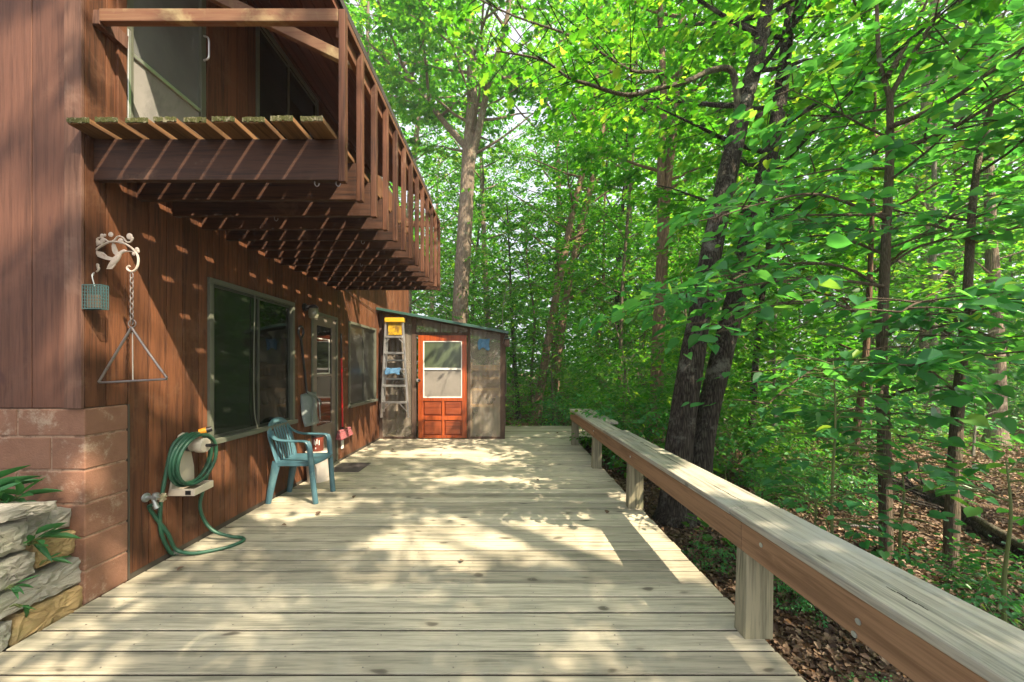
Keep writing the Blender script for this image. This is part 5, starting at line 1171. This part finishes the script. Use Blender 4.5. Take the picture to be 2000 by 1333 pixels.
pole(1945, [(1948, 700), (1936, 470), (1930, 260), (1930, 40)], 8.5, 0.16, 'bark_grey', 45, 'stout grey trunk at the far right of the wood', L=2.4)
pole(1412, [(1408, 760), (1405, 600), (1410, 420), (1412, 200)], 11, 0.08, 'bark_pale', 46, 'pale thin stem half hidden behind the twin trunk maple')
pole(1210, [(1212, 700), (1216, 560), (1228, 400), (1240, 250), (1245, 60)], 11.0, 0.07, 'bark_thin', 47, 'thin grey stem left of the forked brown maple')
pole(1012, [(1008, 740), (1000, 640), (996, 520), (990, 400)], 13, 0.08, 'bark_dark', 48, 'thin dark stem just right of the greenhouse')
pole(1168, [(1168, 700), (1178, 560), (1180, 420), (1190, 240)], 15, 0.10, 'bark_brown', 49, 'shadowed stem behind the bench end')
pole(745, [(735, 400), (722, 250), (718, 120), (720, -40)], 13.5, 0.15, 'bark_grey', 50, 'grey tree forking above the balcony rail', n=22, L=3.0, size=0.16, s0=0.55)
pole(795, [(800, 420), (812, 280), (820, 200), (830, 60), (838, -60)], 17, 0.17, 'bark_grey', 51, 'leaning grey tree behind the balcony end', n=22, L=3.2, size=0.17, s0=0.5)

# ------------------------------------------------------------------ the wood behind: a few kinds, copied
def proto_tree(seed, Ht, r, n, L, k, size, s0, leafm, barkm, lean=0.6, sp=0.7, shp=SIMPLE, sec=8, sprays=3):
    G = Grow(seed); q = G.q
    t_ = G.trunk([(0, 0, -0.1), (lean*.1, 0.05, Ht*.2), (lean*.35, -0.1, Ht*.45), (lean*.7, 0.1, Ht*.75), (lean, 0, Ht)], [r, r*.85, r*.7, r*.45, r*.12], 9)
    for i in range(n):
        u = (i+q.random())/n; t = s0+(1-s0)*u; p, dd = along(t_, t); az = i*2.4+q.uniform(-.4, .4)
        G.branch(p, (math.cos(az), math.sin(az), q.uniform(0.15, 0.6)), L*q.uniform(0.6, 1.15)*(0.55+0.9*math.sin(PI*(0.15+0.75*u))), r*0.28, 0.25, 0.25, sec, 0.42, sprays, sp, 0.04, False, 5, 5)
    w_ = G.wood.build('trunk', barkm); A = expand(G.sp, k, size, G.ng, 0.4, 0.3)
    c = leaf_mesh('crown', A[0], A[1], A[2], A[3], shp, A[4], leafm)
    COL.objects.unlink(w_); COL.objects.unlink(c)
    return w_, c
TALL = [proto_tree(101, 17, 0.19, 34, 3.4, 14, 0.17, 0.22, 'maple', 'bark_grey'), proto_tree(102, 19, 0.22, 36, 3.8, 14, 0.18, 0.3, 'maple', 'bark_brown', -0.8), proto_tree(103, 15, 0.15, 32, 3.0, 13, 0.16, 0.14, 'under', 'bark_dark', 0.9)]
LOW = [proto_tree(111, 5.2, 0.04, 20, 1.6, 10, 0.115, 0.12, 'under', 'bark_thin', 0.4, 0.5, SIMPLE, 6, 2), proto_tree(112, 3.6, 0.03, 18, 1.3, 10, 0.11, 0.08, 'under', 'bark_thin', -0.3, 0.45, SIMPLE, 6, 2), proto_tree(113, 6.5, 0.05, 22, 1.9, 10, 0.125, 0.15, 'maple', 'bark_thin', 0.5, 0.55, SIMPLE, 6, 2)]
SHRUB = [proto_tree(121, 1.3, 0.014, 14, 0.7, 9, 0.085, 0.05, 'under', 'stem', 0.15, 0.32, OVAL, 4, 2), proto_tree(122, 0.8, 0.012, 12, 0.6, 8, 0.085, 0.05, 'bass', 'stem', 0.1, 0.3, OVAL, 4, 2)]
def plant(name, protos, i, x, y, rot, sc, label, cat, group):
    root = thing(name, (x, y, gz(x, y)), label, cat, group)
    root.rotation_euler = (0, 0, rot); root.scale = (sc, sc, sc*R(0.9, 1.15))
    for src in protos[i % len(protos)]:
        c = src.copy(); COL.objects.link(c); c.parent = root
    return root
pr = random.Random(5)
tall_spots = [(-9, 15), (-5.5, 19), (-2.5, 22), (-0.9, 20), (3.6, 25), (4.2, 15.5), (6.0, 20), (9.5, 15), (11, 18), (14, 12), (17, 15), (14, 22), (19, 19), (20, 13), (9, 26), (-6, 28), (17, 27), (24, 22), (-13, 22), (5, 33), (18, 7.5), (25, 12)]
for i, (x, y) in enumerate(tall_spots):
    far = y > 16
    plant('forest_tree', TALL, i, x+pr.uniform(-.4, .4), y+pr.uniform(-.4, .4), pr.uniform(0, 6.28), pr.uniform(0.85, 1.2),
          'tall tree deep in the wood, its crown merging with its neighbours' if far else 'tall leafy tree at mid distance in the wood, trunk half hidden by undergrowth', 'tree', 'tall trees deep in the wood' if far else 'tall trees at mid distance')
n = 0
for i in range(400):
    d_ = pr.uniform(6.2, 22); px = pr.uniform(860, 2080); x = (px-CX)*d_/FPX
    if d_ < 9.6 and x < 2.9: continue
    if d_ < 12 and px > 1420 and pr.random() < 0.9: continue
    s_ = pr.uniform(0.75, 1.25)
    plant('understory_tree', LOW, i, x, d_, pr.uniform(0, 6.28), s_, 'young understory tree in the wood with layered green leaves', 'young tree', 'young trees under the canopy'); n += 1
    if n >= 54: break
n = 0
for i in range(600):
    d_ = pr.uniform(4.6, 17); px = pr.uniform(1000, 2060); x = (px-CX)*d_/FPX
    if x < 1.9 and d_ < 9.4: continue
    if px > 1480 and d_ < 8.0: continue
    if 1430 < px < 1510 and d_ < 5.6: continue
    if px > 1650 and d_ < 10 and pr.random() < 0.5: continue
    plant('shrub', SHRUB, i, x, d_, pr.uniform(0, 6.28), pr.uniform(0.7, 1.5), 'low leafy shrub on the forest floor', 'shrub', 'low shrubs on the forest floor'); n += 1
    if n >= 90: break
for k in range(11):
    px = pr.uniform(1500, 1660); d_ = pr.uniform(4.2, 5.6); x = (px-CX)*d_/FPX
    plant('shrub', SHRUB, k, x, d_, pr.uniform(0, 6.28), pr.uniform(0.3, 0.5), 'low leafy shrub on the forest floor', 'shrub', 'low shrubs on the forest floor')
# trees beside and behind the viewpoint that shade the deck
for i, (x, y, sc_, sd_) in enumerate(((6.2, -2.6, 1.0, 201), (9.2, 0.6, 1.05, 202), (4.6, -6.2, 1.0, 203), (9.5, -6.0, 1.1, 204), (3.6, -2.2, 0.9, 205))):
    root = thing('shade_tree', (x, y, -0.32), 'tall tree beside the deck casting dappled shade', 'tree', 'trees shading the deck')
    G = Grow(sd_); Ht = 15*sc_
    t_ = G.trunk([(0, 0, 0), (0.1, 0, Ht*.3), (0.3, 0.1, Ht*.6), (0.2, 0, Ht)], [0.2, 0.16, 0.12, 0.03], 9)
    for k in range(30):
        u = (k+G.q.random())/30; p, dd = along(t_, 0.36+0.64*u); az = k*2.4
        G.branch(p, (math.cos(az), math.sin(az), 0.35), G.q.uniform(2.0, 3.8)*(1.15-0.6*u), 0.018, 0.25, 0.25, 8, 0.42, 3, 0.7, 0.03, False)
    finish(root, G, (14, 8, 14, 9, 13)[i], 0.155, SIMPLE, 'maple', 'bark_grey', 0.4, 0.3, cull_world((x, y, -0.32)))

# far-off wood as one mass
ng = np.random.default_rng(77)
nf = 95000
az = ng.uniform(-1.15, 1.05, nf); rr_ = ng.uniform(30, 52, nf); zz = ng.beta(1.1, 1.7, nf)*24
P = np.stack([np.sin(az)*rr_, np.cos(az)*rr_, zz], 1)
P[:, :2] += ng.normal(0, 0.8, (nf, 2)); clump = np.sin(P[:, 0]*0.9)*np.sin(P[:, 2]*0.8+P[:, 1]*0.5)
keep = (clump > ng.uniform(-1.2, 0.5, nf)) & ~((np.abs(az-0.06) < 0.09) & (P[:, 2] > 11)) & ~((np.abs(az+0.2) < 0.08) & (P[:, 2] > 15))
P = P[keep]; nf = len(P)
D = ng.normal(0, 1, (nf, 3)); D[:, 2] *= 0.4
tag(leaf_mesh('distant_woods', P, D, np.array([0, 0, 1.0])+ng.normal(0, .5, (nf, 3)), ng.uniform(0.35, 0.75, nf), SIMPLE, np.clip(ng.beta(2, 2.4, nf), 0, 1), 'maple'), 'far-off green wood behind the nearer trees', 'distant wood', kind='stuff')
# ground cover and litter
nf = 30000
yy = 3.4+22*ng.random(nf)**1.2; xx = ng.uniform(-0.25, 1.5, nf)*yy*1.0+1.0
ok = ((xx > 1.75) | (yy > 9.6)) & (np.sin(xx*1.1)*np.sin(yy*0.9+xx*.3) > ng.uniform(-1.0, 0.6, nf)) & ~((xx > 2.7) & (yy < 7.6))
xx, yy = xx[ok], yy[ok]; nf = len(xx)
P = np.stack([xx, yy, np.array([gz(a, b) for a, b in zip(xx, yy)])+ng.gamma(2, 0.07, nf)], 1)
a_ = ng.uniform(0, 6.28, nf)
tag(leaf_mesh('ground_cover', P, np.stack([np.cos(a_), np.sin(a_), ng.uniform(-.3, .3, nf)], 1), np.array([0, 0, 1.0])+ng.normal(0, .35, (nf, 3)), ng.uniform(0.06, 0.15, nf), SIMPLE, np.clip(ng.beta(2, 2.4, nf), 0, 1), 'under'), 'green ground cover plants on the forest floor', 'ground cover', kind='stuff')
nf = 110000
yy = 0.4+9*ng.random(nf)**1.5; xx = 1.2+ng.random(nf)*(1.2+yy*1.25)
P = np.stack([xx, yy, np.array([gz(a, b) for a, b in zip(xx, yy)])+ng.uniform(0.003, 0.035, nf)], 1)
a_ = ng.uniform(0, 6.28, nf)
tag(leaf_mesh('leaf_litter', P, np.stack([np.cos(a_), np.sin(a_), ng.uniform(-.35, .35, nf)], 1), np.array([0, 0, 1.0])+ng.normal(0, .45, (nf, 3)), ng.uniform(0.018, 0.055, nf), CURL, ng.random(nf), 'litter'), 'curled brown dead leaves covering the ground beyond the bench', 'leaf litter', kind='stuff')
# a few leaves fallen on the deck
nf = 26
for (px, py) in ((345, 1118), (1053, 940), (860, 890), (880, 893), (770, 880), (938, 905), (1090, 847), (690, 975), (1185, 1005), (620, 1008), (905, 1096), (560, 1028)):
    d_ = H*FPX/(py-CY); x = (px-CX)*d_/FPX; a = R(0, 6.28)
    o = leaf_mesh('fallen_leaf', np.array([[x, d_, 0.008]]), np.array([[math.cos(a), math.sin(a), 0.12]]), np.array([[R(-.2, .2), R(-.2, .2), 1.0]]), np.array([R(0.035, 0.06)]), CURL, np.array([R(0.2, 0.9)]), 'litter')
    tag(o, 'small curled dead leaf lying on the deck boards', 'dead leaf', 'dead leaves on the deck')

# plants on and behind the stone wall
def rosette(name, base, n, L, seed, label, el=(0.3, 1.1), az=(-1.2, 1.6)):
    q = np.random.default_rng(seed); root = thing(name, base, label, 'plant')
    A = q.uniform(az[0], az[1], n); E = q.uniform(el[0], el[1], n); G_ = MB(); Ps = []; Ds = []
    for a, e in zip(A, E):
        dh = Vector((math.cos(a)*math.cos(e), math.sin(a)*math.cos(e), math.sin(e))); l = L*q.uniform(0.25, 0.55)
        tip = dh*l; G_.tube([(0, 0, 0), tip*0.5+Vector((0, 0, .01)), tip], [0.004, 0.0035, 0.003], 5)
        Ps.append(tuple(tip)); Ds.append((dh.x, dh.y, dh.z-0.25))
    G_.build('stalks', 'stem').parent = root
    leaf_mesh('leaves', np.array(Ps), np.array(Ds), np.array([0, 0, 1.0])+q.normal(0, .35, (n, 3)), q.uniform(0.6, 1.0, n)*L, LANCE, q.random(n), 'hosta', root)
rosette('wall_plant', (-2.78, 2.10, 0.62), 22, 0.15, 1, 'lance leaved plant growing behind the top stone', az=(-2.4, 0.6))
rosette('wall_plant', (-2.82, 1.98, 0.68), 16, 0.18, 5, 'taller broad leaved plant at the left picture edge', (0.5, 1.3), (-2, 1.6))
y_, z_ = sp_(195, 655); rosette('wall_plant', (-2.56, y_, z_), 11, 0.12, 2, 'lance leaved plant rooted in a crack of the stone wall', (0.1, 1.2), (-0.9, 1.5))
y_, z_ = sp_(20, 905); rosette('wall_plant', (-2.52, y_, z_), 5, 0.08, 3, 'small sprig between the lower wall stones', (0.0, 0.8), (-0.3, 1.5))
y_, z_ = sp_(10, 1000); rosette('wall_plant', (-2.49, y_, z_), 3, 0.09, 4, 'drooping leaf sprig low on the stone wall', (-0.7, 0.0), (0.2, 1.3))
y_, z_ = sp_(235, 765); rosette('wall_plant', (-2.54, y_, z_), 3, 0.09, 6, 'tiny sprig on the middle wall course', (0.1, 0.8), (-0.2, 1.5))

# plants near the bench foot
for i, (px, py, d_, sc_, lb) in enumerate(((1920, 1180, 2.25, 0.36, 'broad leafed plant close beyond the near bench end'), (1995, 1200, 2.3, 0.32, 'leafy plant at the right picture edge beyond the bench'), (1600, 1165, 2.6, 0.2, 'low green plant under the bench beside the near post'),
                                      (1395, 1065, 3.2, 0.17, 'small three leaved plant under the middle of the bench'), (1530, 1120, 2.7, 0.14, 'seedling at the back of the near bench post'), (1720, 1310, 1.75, 0.12, 'small green plant under the near bench board'))):
    x = (px-CX)*d_/FPX
    o = plant('broadleaf_plant', [SHRUB[1]], 0, x, d_, i*1.3, sc_*1.5, lb, 'plant', 'plants beside the bench')
# fallen log and branches
def logthing(name, pts, rads, label, bark, twigs=0, seed=1):
    root = thing(name, pts[0], label, 'fallen log'); G = Grow(seed); b0 = Vector(pts[0])
    p = smooth_path(rel(b0, pts), 5); m = len(p)
    G.wood.tube(p, [rads[0]+(rads[1]-rads[0])*i/(m-1) for i in range(m)], 10)
    o = G.wood.build('log', bark); o.parent = root
    if twigs:
        t2 = MB()
        for k in range(twigs):
            q_, dd = along(p, G.q.uniform(0.45, 1.0)); e = q_+Vector((G.q.uniform(-.9, .1), G.q.uniform(-.1, .7), G.q.uniform(0.1, .55)))
            t2.tube(smooth_path([q_, q_*.5+e*.5+Vector((0, 0, G.q.uniform(-.06, .1))), e], 3), [0.018-0.0025*i for i in range(7)], 6)
        o2 = t2.build('bare_branch', bark); o2.parent = root
def gat(px, py, up=0.0):
    d_ = (H+0.32-up)*FPX/(py-CY); x = (px-CX)*d_/FPX; return Vector((x, d_, gz(x, d_)+up))
logthing('fallen_log', [gat(2060, 1120, .07), gat(1960, 1060, .07), gat(1880, 1010, .07), gat(1800, 965, .08), gat(1745, 935, .1)], (0.085, 0.045), 'dark fallen log with bare branches on the leaf litter', 'bark_dark', 14, 5)
logthing('fallen_branch', [gat(2020, 1090, .15), gat(1930, 1030, .15), gat(1870, 990, .16), gat(1790, 935, .2), gat(1700, 860, .35)], (0.04, 0.016), 'grey mossy fallen branch lying on the dark log', 'bark_moss', 6, 6)
logthing('fallen_log', [gat(2060, 1010, .05), gat(1960, 995, .05), gat(1890, 985, .05)], (0.06, 0.03), 'brown rotten log behind the fallen dark log', 'bark_brown', 0, 7)
s = MB(); a = gat(1656, 1040, .03); b = gat(1722, 1047, .03); s.tube([a, b], 0.028, 10)
for i in range(14): 
    p = a+(b-a)*(i+.5)/14; s.tube([p-(b-a)*.012, p+(b-a)*.012], 0.032, 10)
tag(s.build('drain_pipe', 'black'), 'short black ribbed drain pipe on the leaf litter', 'pipe')
# stone tray on a stump
p0 = gat(1470, 962, 0.0)
tr2 = thing('bird_bath', p0, 'dark grey stone tray on a short post beyond the bench', 'bird bath')
s = MB(); zt = at(1468, 922, p0.y).z; s.lathe((p0.x, p0.y, zt), [(0.05, -0.035), (0.13, -0.012), (0.155, 0.008), (0.15, 0.018), (0.12, 0.012), (0.02, 0.008)], 18); s.build('tray', 'tray', tr2)
s = MB(); s.tube([(p0.x, p0.y, p0.z-.05), (p0.x, p0.y, zt-0.02)], [0.06, 0.05], 12); s.build('post', 'bark_brown', tr2)

# ------------------------------------------------------------------ damp summer air
hm = bpy.data.materials.new('haze'); hm.use_nodes = True; ht = hm.node_tree; ht.nodes.clear()
pv = ht.nodes.new('ShaderNodeVolumePrincipled'); pv.inputs['Color'].default_value = (0.93, 0.96, 1.0, 1); pv.inputs['Density'].default_value = 0.0018
ho = ht.nodes.new('ShaderNodeOutputMaterial'); ht.links.new(pv.outputs[0], ho.inputs['Volume'])
M['haze'] = hm
s = MB(); s.box(-72, 100, -42, 106, -1.6, 27.5); hz = s.build('haze', 'haze'); tag(hz, 'thin pale summer haze filling the wood', 'haze', kind='stuff')
